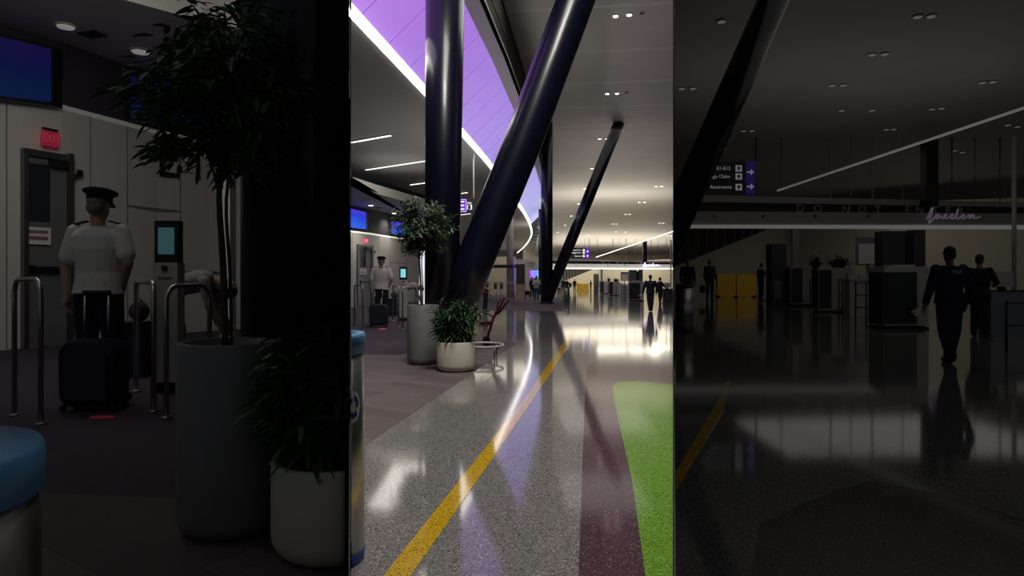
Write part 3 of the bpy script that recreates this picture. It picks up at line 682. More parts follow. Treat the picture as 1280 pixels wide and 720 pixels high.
def recycling_bin(c, r, hh, label, cut=None, emblem=False):
    t = thing('recycling_bin', label, 'bin', c); c = Vector(c)
    mb = MB(); mb.lathe([(r, .05), (r, hh - .1)], c, 64)
    if cut: mb.cut(cut)
    mb.build('drum', 'steel', t)
    mb = MB(); mb.lathe([(r * 1.005, 0), (r * 1.01, .05), (r * .99, .052)], c, 64)
    if cut: mb.cut(cut)
    mb.build('base_ring', 'bluesym', t)
    mb = MB(); mb.lathe([(r * .98, hh - .101), (r * 1.03, hh - .1), (r * 1.03, hh - .015), (r * 1.0, hh), (r * .45, hh), (r * .42, hh - .05), (.001, hh - .06)], c, 64)
    if cut: mb.cut(cut)
    mb.build('lid', 'blue', t)
    if emblem:
        d0 = math.atan2(-c.y + .45, -c.x + .6); d0 = emblem
        def onr(u, v, off): a = d0 + u / r; return c + V3(math.cos(a) * (r + off), math.sin(a) * (r + off), hh * .69 + v)
        mb = MB(); n = 24; ring = [[mb.v(onr(.058 * q * math.cos(k * 2 * math.pi / n), .078 * q * math.sin(k * 2 * math.pi / n), .002)) for k in range(n)] for q in (1., .5)]
        for k in range(n): mb.f([ring[0][k], ring[0][(k + 1) % n], ring[1][(k + 1) % n], ring[1][k]])
        mb.f(ring[1])
        st = mb.build('sticker', 'whitesym', t); st['label'] = 'white sticker with blue recycling arrows'
        mb = MB()
        for k in range(3):                                     # three chasing arrows
            a0 = math.pi / 2 + k * 2 * math.pi / 3
            for (s0, s1, ra, rb) in ((.15, 1.25, .022, .041),):
                m_ = 8; A = [(mb.v(onr(ra * math.cos(a0 - s0 - (s1 - s0) * i / m_) , 1.4 * ra * math.sin(a0 - s0 - (s1 - s0) * i / m_), .004)), mb.v(onr(rb * math.cos(a0 - s0 - (s1 - s0) * i / m_), 1.4 * rb * math.sin(a0 - s0 - (s1 - s0) * i / m_), .004))) for i in range(m_ + 1)]
                for x, y in zip(A, A[1:]): mb.f([x[0], x[1], y[1], y[0]])
                e = a0 - s1; mb.f([mb.v(onr(.014 * math.cos(e), .02 * math.sin(e), .004)), mb.v(onr(.048 * math.cos(e), .067 * math.sin(e), .004)), mb.v(onr(.031 * math.cos(e - .65), .044 * math.sin(e - .65), .004))])
        mb.build('recycling_arrows', 'bluesym', st)
Yb = 3.45; recycling_bin(((396 - 640) / F * Yb, Yb, 0), 58 * Yb / F, 1.145, 'steel recycling bin with a blue lid and arrow emblem in the bright hall', 'mid_left', emblem=-.48)
Yb = 1.34; recycling_bin((-792 / F * Yb, Yb, L_.z), 168 * Yb / F, .79, 'steel bin with a blue lid in the lower left corner of the dim hall')

# ================================================================== PEOPLE
def remeshed(mb, vox):
    bm = mb.bm; bmesh.ops.recalc_face_normals(bm, faces=bm.faces); me = D.meshes.new('r'); bm.to_mesh(me); bm.free()
    o = D.objects.new('r', me); COL.objects.link(o)
    m = o.modifiers.new('r', 'REMESH'); m.mode = 'VOXEL'; m.voxel_size = vox; m.use_smooth_shade = True
    k = o.modifiers.new('s', 'SMOOTH'); k.factor = .5; k.iterations = 3
    dg = bpy.context.evaluated_depsgraph_get(); dg.update(); out = D.meshes.new_from_object(o.evaluated_get(dg))
    D.objects.remove(o); D.meshes.remove(me); return out
STAND = dict(pelvis=(0, 0, .93), waist=(0, .01, 1.08), chest=(0, .0, 1.28), neck=(0, -.01, 1.46), head=(0, .01, 1.625),
    shL=(-.185, 0, 1.41), elL=(-.235, -.02, 1.13), wrL=(-.25, .05, .89), shR=(.185, 0, 1.41), elR=(.235, -.02, 1.13), wrR=(.25, .05, .89),
    hiL=(-.09, 0, .92), knL=(-.1, .015, .5), anL=(-.105, -.02, .085), hiR=(.09, 0, .92), knR=(.1, .015, .5), anR=(.105, -.02, .085))
def person(label, base, face, height, pose=None, top='softblack', sleeves='long', legs='softblack', shoes='black', skin='skin', hair='hair', long_hair=False, cap=None, vox=.011, extra=None, loose=0., longcoat=0.):
    """face: direction the body looks, degrees clockwise from away-from-camera"""
    J = {k: Vector(v) for k, v in STAND.items()}
    for k, v in (pose or {}).items(): J[k] = Vector(v)
    k_ = height / 1.755; q = Matrix.Rotation(-math.radians(face), 3, 'Z'); base = Vector(base)
    T_ = lambda p: base + q @ (Vector(p) * k_)
    t = thing('person', label, 'person', base)
    look = (J['head'] - J['neck']).normalized()
    lat = (J['shR'] - J['shL']).normalized()
    def loft(mb, rows, infl):            # rows: joint point, half width, half depth
        rings = []; n = 20
        for i, (p, a, b) in enumerate(rows):
            tdir = (rows[min(i + 1, len(rows) - 1)][0] - rows[max(i - 1, 0)][0]).normalized()
            fw = tdir.cross(V3(-1, 0, 0)) if abs(tdir.x) < .9 else V3(0, 1, 0); fw.normalize(); sd = fw.cross(tdir).normalized()
            rings.append([mb.v(p + sd * (a + infl) * math.copysign(abs(math.cos(c)) ** .85, math.cos(c)) + fw * (b + infl) * math.sin(c)) for c in [j * 2 * math.pi / n for j in range(n)]])
        for A, B in zip(rings, rings[1:]):
            for j in range(n): mb.f([A[j], A[(j + 1) % n], B[(j + 1) % n], B[j]])
        mb.f(rings[0][::-1]); mb.f(rings[-1])
    pe, wa, ch, ne, hd = (J[x] for x in ('pelvis', 'waist', 'chest', 'neck', 'head'))
    torso = [(pe + (pe - wa) * .55, .10, .08), (pe, .165, .115), (pe.lerp(wa, .6), .155, .108), (wa, .148, .10), (wa.lerp(ch, .5), .16, .11), (ch, .18, .118), (ch.lerp(ne, .55), .185, .10), (ch.lerp(ne, .8), .135, .08), (ne, .065, .06)]
    def arm(mb, s, infl, to=1., r=(.05, .041, .028)):
        a, b, c = J['sh' + s], J['el' + s], J['wr' + s]
        if to >= .5: mb.cone(a, b, r[0] + infl, r[1] + infl)
        else: mb.cone(a, a.lerp(b, to * 2), r[0] + infl, r[0] * (1 - to) + r[1] * to + infl * 1.3)
        if to > .5: mb.cone(b, b.lerp(c, min(1, (to - .5) * 2)), r[1] + infl, r[2] + infl)
    def leg(mb, s, infl, r=(.082, .055, .038)):
        a, b, c = J['hi' + s], J['kn' + s], J['an' + s]; mb.cone(a, b, r[0] + infl, r[1] + infl)
        m_ = b.lerp(c, .3) + (b - a).cross(V3(1, 0, 0)).normalized() * 0; mb.cone(b, m_, r[1] + infl, r[1] * .98 + infl); mb.cone(m_, c, r[1] * .98 + infl, r[2] + infl)
    mb = MB(); loft(mb, torso, -.012)
    mb.cone(ne - look * .03, hd - look * .05, .056, .052)
    fwd = (V3(0, 1, 0) - look * look.y); fwd.normalize(); rt = fwd.cross(look).normalized()
    Q = Matrix((rt, fwd, look)).transposed()
    hp = lambda x, y, z: hd + rt * x + fwd * y + look * z
    mb.ball(hp(0, -.008, .02), (.074, .093, .098), 20, Q); mb.ball(hp(0, .022, -.045), (.055, .066, .066), 16, Q)
    mb.cone(hp(0, .085, .015), hp(0, .108, -.02), .010, .015); mb.cone(hp(-.022, .082, -.055), hp(.022, .082, -.055), .010, .010)
    mb.cone(hp(-.045, .077, .03), hp(.045, .077, .03), .012, .012); mb.ball(hp(0, .07, -.088), (.025, .022, .022), 12)
    for sg in (-1, 1): mb.ball(hp(sg * .076, -.005, .0), (.012, .022, .033), 12, Q)
    for s, sg in (('L', -1), ('R', 1)):
        arm(mb, s, -.006 if sleeves == 'long' else 0.)
        leg(mb, s, -.012); an = J['an' + s]; mb.cone(an, an + V3(sg * .015, .1, -.05), .034, .028)
        w = J['wr' + s]; d = (w - J['el' + s]).normalized(); pn = V3(-sg, .0, 0); pn = (pn - d * pn.dot(d)).normalized(); sp = d.cross(pn).normalized()
        if sp.y < 0: sp = -sp
        mb.cone(w, w + d * .045, .026, .03); mb.cone(w + d * .04 - sp * .018, w + d * .085 - sp * .022, .02, .017); mb.cone(w + d * .04 + sp * .018, w + d * .088 + sp * .022, .02, .017)
        for i, (o, L) in enumerate(((-.03, .055), (-.011, .07), (.010, .075), (.031, .066))):
            f0 = w + d * .088 + sp * o; f1 = f0 + (d + pn * .35) * L * .5; f2 = f1 + (d + pn * .95).normalized() * L * .55; mb.cone(f0, f1, .0105, .0095, 8); mb.cone(f1, f2, .0095, .008, 8)
        t0 = w + d * .03 + sp * .03; t1 = t0 + (d * .6 + sp * .8 + pn * .3).normalized() * .04; t2 = t1 + (d + pn * .4).normalized() * .035; mb.cone(t0, t1, .013, .011, 8); mb.cone(t1, t2, .011, .009, 8)
    def put(name, mb, m, lbl=None, v=vox):
        me = remeshed(mb, v); me.materials.clear(); me.materials.append(M[m] if isinstance(m, str) else m)
        for vv in me.vertices: vv.co = (q @ (vv.co * k_))
        o = D.objects.new(name, me); COL.objects.link(o); o.parent = t; ORG[o.name] = base.copy()
        if lbl: o['label'] = lbl
        return o
    put('body', mb, skin)
    mb = MB(); loft(mb, [(pe + (pe - wa) * (.25 + longcoat), .178 + longcoat * .04, .128 + longcoat * .03)] + torso[1:-1] + [(ne - look * .005, .072, .066)], .012 + loose)
    for s in 'LR': arm(mb, s, .011 + loose * .35, .94 if sleeves == 'long' else .36)
    sh = put('jacket' if sleeves == 'long' else 'shirt', mb, top)
    mb = MB(); loft(mb, [(pe + (pe - wa) * .6, .12, .09), (pe, .168, .118), (pe.lerp(wa, .75), .15, .104)], .006 + loose * .3)
    for s in 'LR': leg(mb, s, .014 + loose * .7)
    put('trousers', mb, legs)
    for s, sg in (('L', -1), ('R', 1)):
        an = J['an' + s]; mb = MB(); z = an.z - .085
        mb.cone(an + V3(0, -.03, -.04), an + V3(sg * .01, .04, -.045), .042, .042); mb.cone(an + V3(sg * .01, .04, -.045), an + V3(sg * .025, .15, -.053), .042, .032)
        put('shoe', mb, shoes)
    if cap is None or hair:
        mb = MB(); mb.ball(hp(0, -.02, .032), (.081, .092, .096), 20, Q)
        if long_hair: mb.ball(hp(0, -.06, -.06), (.075, .05, .12), 16, Q)
        else: mb.ball(hp(0, -.055, -.02), (.07, .055, .07), 16, Q)
        put('hair', mb, hair)
    if cap:
        mb = MB()
        def rg(z, a, b, y=0, n=24): return [mb.v(hp(a * math.cos(c), b * math.sin(c) + y, z)) for c in [j * 2 * math.pi / n for j in range(n)]]
        rr = [rg(.045, .088, .108, -.005), rg(.085, .09, .11, -.005), rg(.105, .122, .138, .0), rg(.122, .125, .142, .0), rg(.14, .09, .105, .0)]
        for A, B in zip(rr, rr[1:]):
            for j in range(24): mb.f([A[j], A[(j + 1) % 24], B[(j + 1) % 24], B[j]], True)
        mb.f(rr[0][::-1]); mb.f(rr[-1])
        for v in mb.bm.verts: v.co = base + q @ (v.co * k_)
        cp_ = mb.build('peaked_cap', cap, t)
        mb = MB(); n = 10; A = [mb.v(hp(.085 * math.cos(c), .1 * math.sin(c), .05)) for c in [math.pi * (.12 + .76 * j / n) for j in range(n + 1)]]; B = [mb.v(hp(.092 * math.cos(c), .165 * math.sin(c), .02)) for c in [math.pi * (.12 + .76 * j / n) for j in range(n + 1)]]
        for j in range(n): mb.f([A[j], A[j + 1], B[j + 1], B[j]], True)
        bmesh.ops.solidify(mb.bm, geom=mb.bm.faces[:], thickness=.006)
        for v in mb.bm.verts: v.co = base + q @ (v.co * k_)
        mb.build('peak', 'black', cp_)
    if extra: extra(t, T_, J, q, k_, sh)
    return t
def epaulettes(t, T_, J, q, k_, sh):
    for s in 'LR':
        a, b = J['sh' + s], J['neck']; mb = MB(); p = T_(a.lerp(b, .28) + V3(0, 0, .062)); mb.box((0, 0, 0), (.10 * k_, .05 * k_, .012 * k_))
        d = (b - a).normalized(); an = -math.atan2(d.z, abs(d.x)) * (1 if s == 'L' else -1) * -1
        rot = q @ Matrix.Rotation(-an if s == 'L' else -an, 3, 'Y')
        for v in mb.bm.verts: v.co = p + rot @ v.co
        mb.build('epaulette', 'black', sh)
    mb = MB(); p = J['pelvis'].lerp(J['waist'], .62); n = 28; rr = []
    for z in (-.018, .018): rr.append([mb.v(T_(p + V3(.172 * math.cos(c), .124 * math.sin(c), z))) for c in [j * 2 * math.pi / n for j in range(n)]])
    for j in range(n): mb.f([rr[0][j], rr[0][(j + 1) % n], rr[1][(j + 1) % n], rr[1][j]], True)
    bmesh.ops.solidify(mb.bm, geom=mb.bm.faces[:], thickness=.006); mb.build('belt', 'black', t)
PILOT = dict(shL=(-.20, 0, 1.41), shR=(.20, 0, 1.41), elL=(-.265, -.03, 1.12), wrL=(-.215, -.09, .88), elR=(.30, -.07, 1.15), wrR=(.19, .03, .97), anL=(-.12, -.02, .085), anR=(.12, .02, .085), knL=(-.11, .015, .5), knR=(.11, .03, .5))
for h, where, vx in ((C_, 'in the bright hall', .011), (L_, 'large in the dim left hall', .009)):
    p = h.ground(476.5, h.pick(404.5, 405.5)); ht = (h.at(0, 320, p.y).z - h.z) * .985
    person('person in white uniform shirt and peaked cap, back turned, ' + where, p, 4, ht, PILOT, 'white', 'short', 'navyfab', hair='greyhair', cap='softblack', vox=vx, extra=epaulettes, loose=.02)
    # suitcase behind him
    b = h.ground(472.5, 409); w = h.m(b.y); zt = h.at(0, 380.5, b.y).z
    t = thing('suitcase', 'black wheeled soft suitcase with its handle pulled up ' + where, 'suitcase', b)
    mb = MB(); hb = zt - h.z - w * 2; zc = h.z + w * 2 + hb / 2; out = []
    for sx, sz, a0 in ((1, 1, 0), (-1, 1, 90), (-1, -1, 180), (1, -1, 270)):
        for i in range(7): an = math.radians(a0 + i * 15); hw = w * (11.6 if sz > 0 else 11.2); rr = w * (6 if sz > 0 else 5); out.append((sx * (hw - rr) + rr * math.cos(an), sz * (hb / 2 - rr) + rr * math.sin(an)))
    rings = [[mb.v((b.x + x * k, b.y + w * y, zc + z * k)) for x, z in out] for y, k in ((-2, .90), (-1.2, .97), (0, 1.), (8, 1.), (9.2, .97), (10, .9))]
    for A, B in zip(rings, rings[1:]):
        for i in range(len(out)): mb.f([A[i], A[(i + 1) % len(out)], B[(i + 1) % len(out)], B[i]], True)
    mb.f(rings[0]); mb.f(rings[-1][::-1]); mb.build('case', 'navyfab', t)
    mb = MB(); mb.box((b.x, b.y - w * 2.1, h.z + w * 2 + hb * .42), (w * 18, w * 2.4, hb * .62)); mb.build('front_pocket', 'navyfab', t, bevel=w)
    mb = MB(); mb.tube([V3(b.x - w * 8, b.y - w * 3.2, h.z + hb * .78 + w), V3(b.x + w * 8, b.y - w * 3.2, h.z + hb * .78 + w)], w * .3, 6); mb.build('zip', 'black', t)
    mb = MB(); zh_ = h.at(0, 362, b.y).z
    for sx in (-5.2, 4.4): mb.tube([V3(b.x + w * sx, b.y + w * 6, zt - w * 2), V3(b.x + w * sx, b.y + w * 6, zh_)], w * .55, 8)
    hd_ = mb.build('pull_handle', 'steel', t); mb = MB(); mb.tube([V3(b.x - w * 5.8, b.y + w * 6, zh_), V3(b.x + w * 5, b.y + w * 6, zh_)], w * 1., 10); mb.build('grip', 'black', hd_)
    for sx in (-10, 10):
        for sy in (0, 8): mb = MB(); mb.tube([V3(b.x + w * (sx - .6), b.y + w * sy, h.z + w * 1.6), V3(b.x + w * (sx + .6), b.y + w * sy, h.z + w * 1.6)], w * 1.55, 16); mb.build('wheel', 'black', t)
    # traveller bending over by the wall
    p = h.ground(508.8, h.pick(394, 394.5)); s_ = (h.at(0, 345, p.y).z - h.z)
    BEND = dict(pelvis=(0, -.12, .9), waist=(0, .0, 1.0), chest=(0, .2, 1.06), neck=(0, .37, 1.06), head=(0, .5, .98), shL=(-.18, .3, 1.05), shR=(.18, .3, 1.05), elL=(-.2, .36, .78), wrL=(-.17, .46, .56), elR=(.2, .36, .78), wrR=(.17, .46, .56), hiL=(-.09, -.12, .88), hiR=(.09, -.12, .88), knL=(-.1, -.03, .48), knR=(.1, -.03, .48), anL=(-.1, -.1, .085), anR=(.1, -.1, .085))
    person('person in grey bending forward behind the boarding kiosk ' + where, p, 80, min(1.9, s_ * 1.25), BEND, 'grey', 'long', 'grey', hair='hair', long_hair=True, vox=.012)

def tsa_back(t, T_, J, q, k_, sh):
    mb = MB(); p = T_(J['chest'].lerp(J['neck'], .42) + V3(0, -.166, 0)); mb.text('TSA', p, .055 * k_, 0, .012, 1.1); mb.build('lettering', TS[0], sh)
TSA = dict(shL=(-.21, 0, 1.41), shR=(.21, 0, 1.41), elL=(-.31, -.03, 1.13), wrL=(-.36, .02, .87), elR=(.29, -.05, 1.13), wrR=(.30, .06, .88), hiL=(-.08, 0, .92), hiR=(.08, 0, .92), knL=(-.06, .03, .5), knR=(.06, -.02, .5), anL=(-.04, -.10, .10), anR=(.06, .10, .085))
STEP = dict(knL=(-.12, .06, .5), anL=(-.2, .18, .085), knR=(.13, -.02, .5), anR=(.23, -.22, .1), elR=(.27, .1, 1.16), wrR=(.16, .28, 1.1))
def security_people(h, where):
    TS[:] = [h.pick('letw_soft', 'letd_soft')]
    p = h.ground(813, 389.5); ht = h.at(0, 343.3, p.y).z - h.z
    person('person in dark uniform with TSA on the back, walking away ' + where, p, -2, ht, TSA, 'navyfab', 'long', 'navyfab', skin='skin_d', vox=.011, extra=tsa_back, loose=.035)
    # glove / paper in the hand
    k_ = ht / 1.755; g = p + V3(-.385, .05, .80) * k_; mb = MB(); mb.cone(g, g + V3(-.10, -.02, -.07) * k_, .035 * k_, .028 * k_); mb.cone(g + V3(-.08, 0, -.02) * k_, g + V3(-.16, -.02, -.04) * k_, .02 * k_, .012 * k_)
    tag(mb.build('glove', 'xray', org=g), 'pale glove held in the left hand of the security officer ' + where, 'glove')
    p = h.ground(825, 379.5); ht = h.at(0, 346.5, p.y).z - h.z
    person('person in black stepping to the right behind the security officer ' + where, p, 60, ht, STEP, 'softblack', 'long', 'softblack', vox=.013, loose=.02, longcoat=.3)
M['letw_soft'] = mat('white_back_print', (.6, .6, .6), .6); M['letd_soft'] = mat('white_back_print_dim', (.6, .6, .6), .6); TS = ['letw_soft']

# ================================================================== SECURITY END (centre and right hall)
def security(h, where):
    sfx = where
    # back walls of the screening area
    def wall_px(name, pts, y_top, m, zt=None):
        mb = MB(); g = [h.ground(x, y) for x, y in pts]
        for i in range(len(g) - 1):
            a, b = g[i], g[i + 1]; za, zb = (h.at(pts[i][0], y_top[i], a.y).z, h.at(pts[i + 1][0], y_top[i + 1], b.y).z)
            k = V3(0, .12, 0); mb.hexa([a, b, b + k, a + k, V3(a.x, a.y, za), V3(b.x, b.y, zb), V3(b.x, b.y + .12, zb), V3(a.x, a.y + .12, za)])
        return struct(mb.build(name, m))
    xr = h.pick(841, 850)
    wall_px('wall_screening', [(704.5, 362.3), (748, 362.3), (790, 363.5), (xr, 364.5)], [351.5, 334, 326, 324], 'cream')
    # dark slats above the slanted wall
    p0 = h.ground(720, 361.9); w = h.m(p0.y)
    t = thing('slat_screen', 'dark vertical slat screen above the slanted cream wall ' + sfx, 'screen', h.at(722, 335, p0.y))
    mb = MB()
    for i in range(12):
        x = 704.6 + i * 3.6; zt = h.at(x, 333, p0.y).z; zb = h.at(x, 352 - (x - 704) * .38, p0.y).z
        a = h.at(x, 340, p0.y); mb.box((a.x, a.y, (zt + zb) / 2), (w * 2.1, .2, max(.05, zt - zb)))
    mb.build('slats', 'xdark', t)
    a0, a1 = h.at(704.6, 333.4, p0.y), h.at(746, 333.4, p0.y); mb = MB(); mb.box((a0 + a1) / 2 + V3(0, .1, 0), ((a1 - a0).x, .1, w * 1.2)); mb.build('rail', 'mono', t)
    # slim dark posts
    for x, yt, wd in ((729.3, 337, 1.6), (721.8, 346, .6), (752, 333, 2.6)):
        p = h.ground(x, 363.5 if x > 750 else 361.6); z = h.at(x, yt, p.y).z; mb = MB(); mb.box((p.x, p.y, (h.z + z) / 2), (h.m(p.y) * wd, .25, z - h.z))
        tag(mb.build('post', 'xdark' if wd < 2 else 'mono', org=p), {1.6: 'dark post rising behind the yellow barrier ', .6: 'thin dark post left of the yellow barrier ', 2.6: 'wide grey post behind the white machines '}[wd] + sfx, 'post')
    # yellow barrier
    p = h.ground(728.4, 363.6); w = h.m(p.y); zt = h.at(728, 354.5, p.y).z
    t = thing('barrier', 'long yellow plastic barrier across the floor ' + sfx, 'barrier', p); hz = zt - h.z
    for i in range(2): mb = MB(); mb.box((p.x - w * 3.8 + i * w * 7.7, p.y, h.z + hz * .5), (w * 7.3, w * 1.5, hz * .98)); mb.build('panel', 'yellowp', t, bevel=w * .4)
    for i in range(3): mb = MB(); mb.box((p.x - w * 7 + i * w * 7, p.y, h.z + w * .3), (w * 1.2, w * 3, w * .6)); mb.build('foot', 'black', t)
    # grey scanner portal
    p = h.ground(746.4, 367); w = h.m(p.y); zt = h.at(746, 342.5, p.y).z; hz = zt - h.z
    t = thing('scanner_portal', 'tall grey scanner cabinet left of the white machines ' + sfx, 'machine', p)
    mb = MB(); mb.box((p.x - w * .9, p.y + w * 3, h.z + hz / 2), (w * 5.6, w * 6, hz)); mb.build('cabinet', 'mono', t, bevel=w * .3)
    mb = MB(); mb.box((p.x + w * 2.0, p.y + w * 2, h.z + hz * .62), (w * .7, w * 3, hz * .6)); mb.build('dark_opening', 'black', t)
    mb = MB(); mb.box((p.x - w * .6, p.y - w * .1, h.z + hz * .25), (w * 4, w * .3, hz * .3)); mb.build('lower_panel', 'steel_d', t)
    # white machines with dark end panels
    for x0, x1, xd, yb, yt, lb in ((750.2, 760.8, 755, 367.2, 351.4, 'left'), (761.2, 774.8, 766.5, 369.6, 352, 'right')):
        p = h.ground((x0 + x1) / 2, yb); w = h.m(p.y); zt = h.at(0, yt, p.y).z; hz = zt - h.z; a = h.at(x0, yb, p.y); b = h.at(x1, yb, p.y); c = h.at(xd, yb, p.y)
        t = thing('screening_machine', f'{lb} white screening machine with a dark end panel {sfx}', 'machine', p, 'white screening machines ' + sfx)
        mb = MB(); mb.box(((a.x + b.x) / 2, p.y + w * 3, h.z + w * .8 + (hz - w * .8) / 2), (b.x - a.x, w * 6, hz - w * .8)); mb.build('housing', 'xray', t, bevel=w * .25)
        mb = MB(); mb.box(((a.x + c.x) / 2, p.y - w * .15, h.z + hz * .52), (c.x - a.x - w * .6, w * .4, hz * .86)); mb.build('end_panel', 'xdark', t)
        mb = MB(); mb.box(((a.x + b.x) / 2, p.y + w * 3, h.z + w * .5), (b.x - a.x - w, w * 5.4, w)); mb.build('plinth', 'black', t)
        mb = MB(); mb.box((a.x - w * .1, p.y + w * 3, h.z + hz * .52), (w * .3, w * 5., hz * .86)); mb.build('side_panel', 'xdark', t)
        # ladder frame in front
        xs = (758.0, 760.0) if lb == 'left' else (769.3, 770.6)
        q = h.ground(xs[0], yb + .8); q2 = h.at(xs[1], yb, q.y); tz = h.at(0, 356.5, q.y).z
        t2 = thing('guard_frame', f'dark ladder-like guard frame in front of the {lb} white machine {sfx}', 'rail', q)
        for xx in (q.x, q2.x): mb = MB(); mb.tube([V3(xx, q.y, h.z), V3(xx, q.y, tz)], w * .24, 6); mb.build('upright', 'xdark', t2)
        for f in (.15, .55, .98): mb = MB(); mb.tube([V3(q.x, q.y, h.z + (tz - h.z) * f), V3(q2.x, q.y, h.z + (tz - h.z) * f)], w * .2, 6); mb.build('rung', 'xdark', t2)
        if lb == 'right':
            pz = V3(p.x, p.y + w * 3, zt); r = w * 1.8
            for i, (dx, wd) in enumerate(((-6.6, 2.6), (2.6, 6.))):
                pp = pz + V3(dx * w, 0, 0); t3 = thing('potted_bush', ('small' if i == 0 else 'wide') + ' dark green plant on top of the white machines ' + sfx, 'potted plant', pp)
                mb = MB(); mb.lathe([(r * .8, 0), (r, w * 1.4), (r * .9, w * 1.4)], pp, 16, wd / 3.6, 1.); mb.build('pot', 'xdark', t3)
                mb = MB()
                for j in range(260): a_ = R.uniform(0, 6.28); o = pp + V3(R.gauss(0, wd * .32) * w, R.gauss(0, 1.4) * w, w * (1.2 + abs(R.gauss(0, 1.3)))); leaf(mb, o, V3(math.cos(a_), math.sin(a_), R.uniform(-.2, 1)), w * 1.7, w * .7, .5)
                mb.build('foliage', 'leaf2', t3)
    # counter with trays
    p = h.ground(781, 371.5); w = h.m(p.y); zt = h.at(0, 357, p.y).z; hz = zt - h.z
    t = thing('tray_counter', 'white counter with stacked trays behind black rails ' + sfx, 'counter', p + V3(0, w * 8, 0))
    mb = MB(); mb.box((p.x, p.y + w * 8, h.z + hz * .5), (w * 9.5, w * 5, hz)); mb.build('body', 'xray', t, bevel=w * .2)
    mb = MB(); mb.box((p.x, p.y + w * 8, h.z + hz + w * .2), (w * 10.2, w * 6, w * .4)); mb.build('top', 'fascia', t)
    for i, (dx, n_) in enumerate(((-2.6, 4), (1.9, 3))):
        for k in range(n_):
            mb = MB(); c = V3(p.x + dx * w, p.y + w * 8, h.z + hz + w * .45 + k * w * .62); mb.prism([(c.x - w * 1.9, c.y - w), (c.x + w * 1.9, c.y - w), (c.x + w * 1.9, c.y + w), (c.x - w * 1.9, c.y + w)], c.z, c.z + w * .55)
            tag(mb.build('tray', 'xray', org=c, bevel=w * .1), f'grey-white tray in the {"left" if i == 0 else "right"} stack on the white counter ' + sfx, 'tray', f'trays in the {"left" if i == 0 else "right"} stack ' + sfx)
    q = h.ground(781, 373.2); tz = h.at(0, 357.5, q.y).z
    t = thing('queue_rail', 'black two-bar queue rail in front of the white counter ' + sfx, 'rail', q)
    for dx in (-4.6, -.8, 1, 4.6): mb = MB(); mb.tube([V3(q.x + dx * w, q.y, h.z), V3(q.x + dx * w, q.y, tz)], w * .28, 8); mb.build('post', 'black', t)
    for f in (.35, .66, .97): mb = MB(); mb.tube([V3(q.x - 4.6 * w, q.y, h.z + (tz - h.z) * f), V3(q.x + 4.6 * w, q.y, h.z + (tz - h.z) * f)], w * .2, 8); mb.build('bar', 'black', t)
    # grey TV frame
    p = h.ground(780.5, 364.8); w = h.m(p.y); 
    t = thing('wall_monitor', 'grey framed board standing behind the tray counter ' + sfx, 'board', p)
    za, zb = h.at(0, 351, p.y).z, h.at(0, 340, p.y).z
    mb = MB(); mb.box((p.x, p.y - .1, (za + zb) / 2), (w * 9.6, .12, zb - za)); mb.build('frame', 'mono', t, bevel=.02)
    mb = MB(); mb.box((p.x, p.y - .17, (za + zb) / 2 - w), (w * 8, .03, (zb - za) * .72)); mb.build('panel', 'fascia', t)
    mb = MB(); mb.box((p.x, p.y - .05, (h.z + za) / 2), (w, .08, za - h.z)); mb.build('stand', 'mono', t)
    # dark monolith cabinets
    for x0, x1, yt, m, lb in ((786.5, 795.6, 337.5, 'mono', 'left'), (795.9, 798.6, 339, 'black', 'middle'), (798.9, 803.6, 337, 'mono', 'right')):
        p = h.ground((x0 + x1) / 2, 368.8); w = h.m(p.y); zt = h.at(0, yt, p.y).z
        t = thing('tall_cabinet', f'tall dark grey cabinet behind the X-ray machine, {lb} of three, {sfx}', 'cabinet', p, 'tall cabinets ' + sfx)
        mb = MB(); mb.box((p.x, p.y + w * 3, (h.z + zt) / 2 + w * .2), (w * (x1 - x0 - .1), w * 6, zt - h.z - w * .4)); mb.build('carcass', m, t, bevel=w * .15)
        mb = MB(); mb.box((p.x, p.y + w * 3, h.z + w * .25), (w * (x1 - x0 - .6), w * 5, w * .5)); mb.build('plinth', 'black', t)
        mb = MB(); mb.box((p.x + w * (x1 - x0) * .3, p.y - w * .1, (h.z + zt) / 2), (w * .3, w * .3, w * 4)); mb.build('handle', 'steel', t)
    # large X-ray machine
    p = h.ground(795.8, 376.4); w = h.m(p.y); zt = h.at(0, 351.5, p.y).z; hz = zt - h.z
    t = thing('x_ray_machine', 'large X-ray machine with a dark square front and white sides ' + sfx, 'machine', p)
    a = h.at(787.3, 376, p.y); c = h.at(800.3, 376, p.y); b = h.at(804.8, 376, p.y)
    mb = MB(); mb.box(((a.x + b.x) / 2, p.y + w * 6, h.z + hz * .53), (b.x - a.x, w * 12, hz * .94)); mb.build('housing', 'xray', t, bevel=w * .5)
    mb = MB(); mb.box(((a.x + c.x) / 2 - w * .2, p.y - w * .1, h.z + hz * .5), (c.x - a.x - w * .3, w * .6, hz * .82)); mb.build('front_panel', 'xdark', t, bevel=w * .15)
    mb = MB(); mb.box(((a.x + b.x) / 2, p.y + w * 6, h.z + w * .5), (b.x - a.x + w, w * 11, w)); mb.build('plinth', 'black', t)
    mb = MB(); mb.box((a.x - w * .1, p.y + w * 6, h.z + hz * .5), (w * .5, w * 10.6, hz * .82)); mb.build('side_panel', 'xdark', t, bevel=w * .12)
    mb = MB(); mb.box(((a.x + b.x) / 2, p.y + w * 6, zt + w * .3), (w * 9, w * 8, w * .9)); mb.build('top_cover', 'fascia', t, bevel=w * .2)
    # right hand desks, pole and pictures
    p = h.ground(834.2, 379); w = h.m(p.y); zt = h.at(0, 361.5, p.y).z
    x1 = h.at(h.pick(841.3, 846), 379, p.y).x; x0 = h.at(829.5, 379, p.y).x
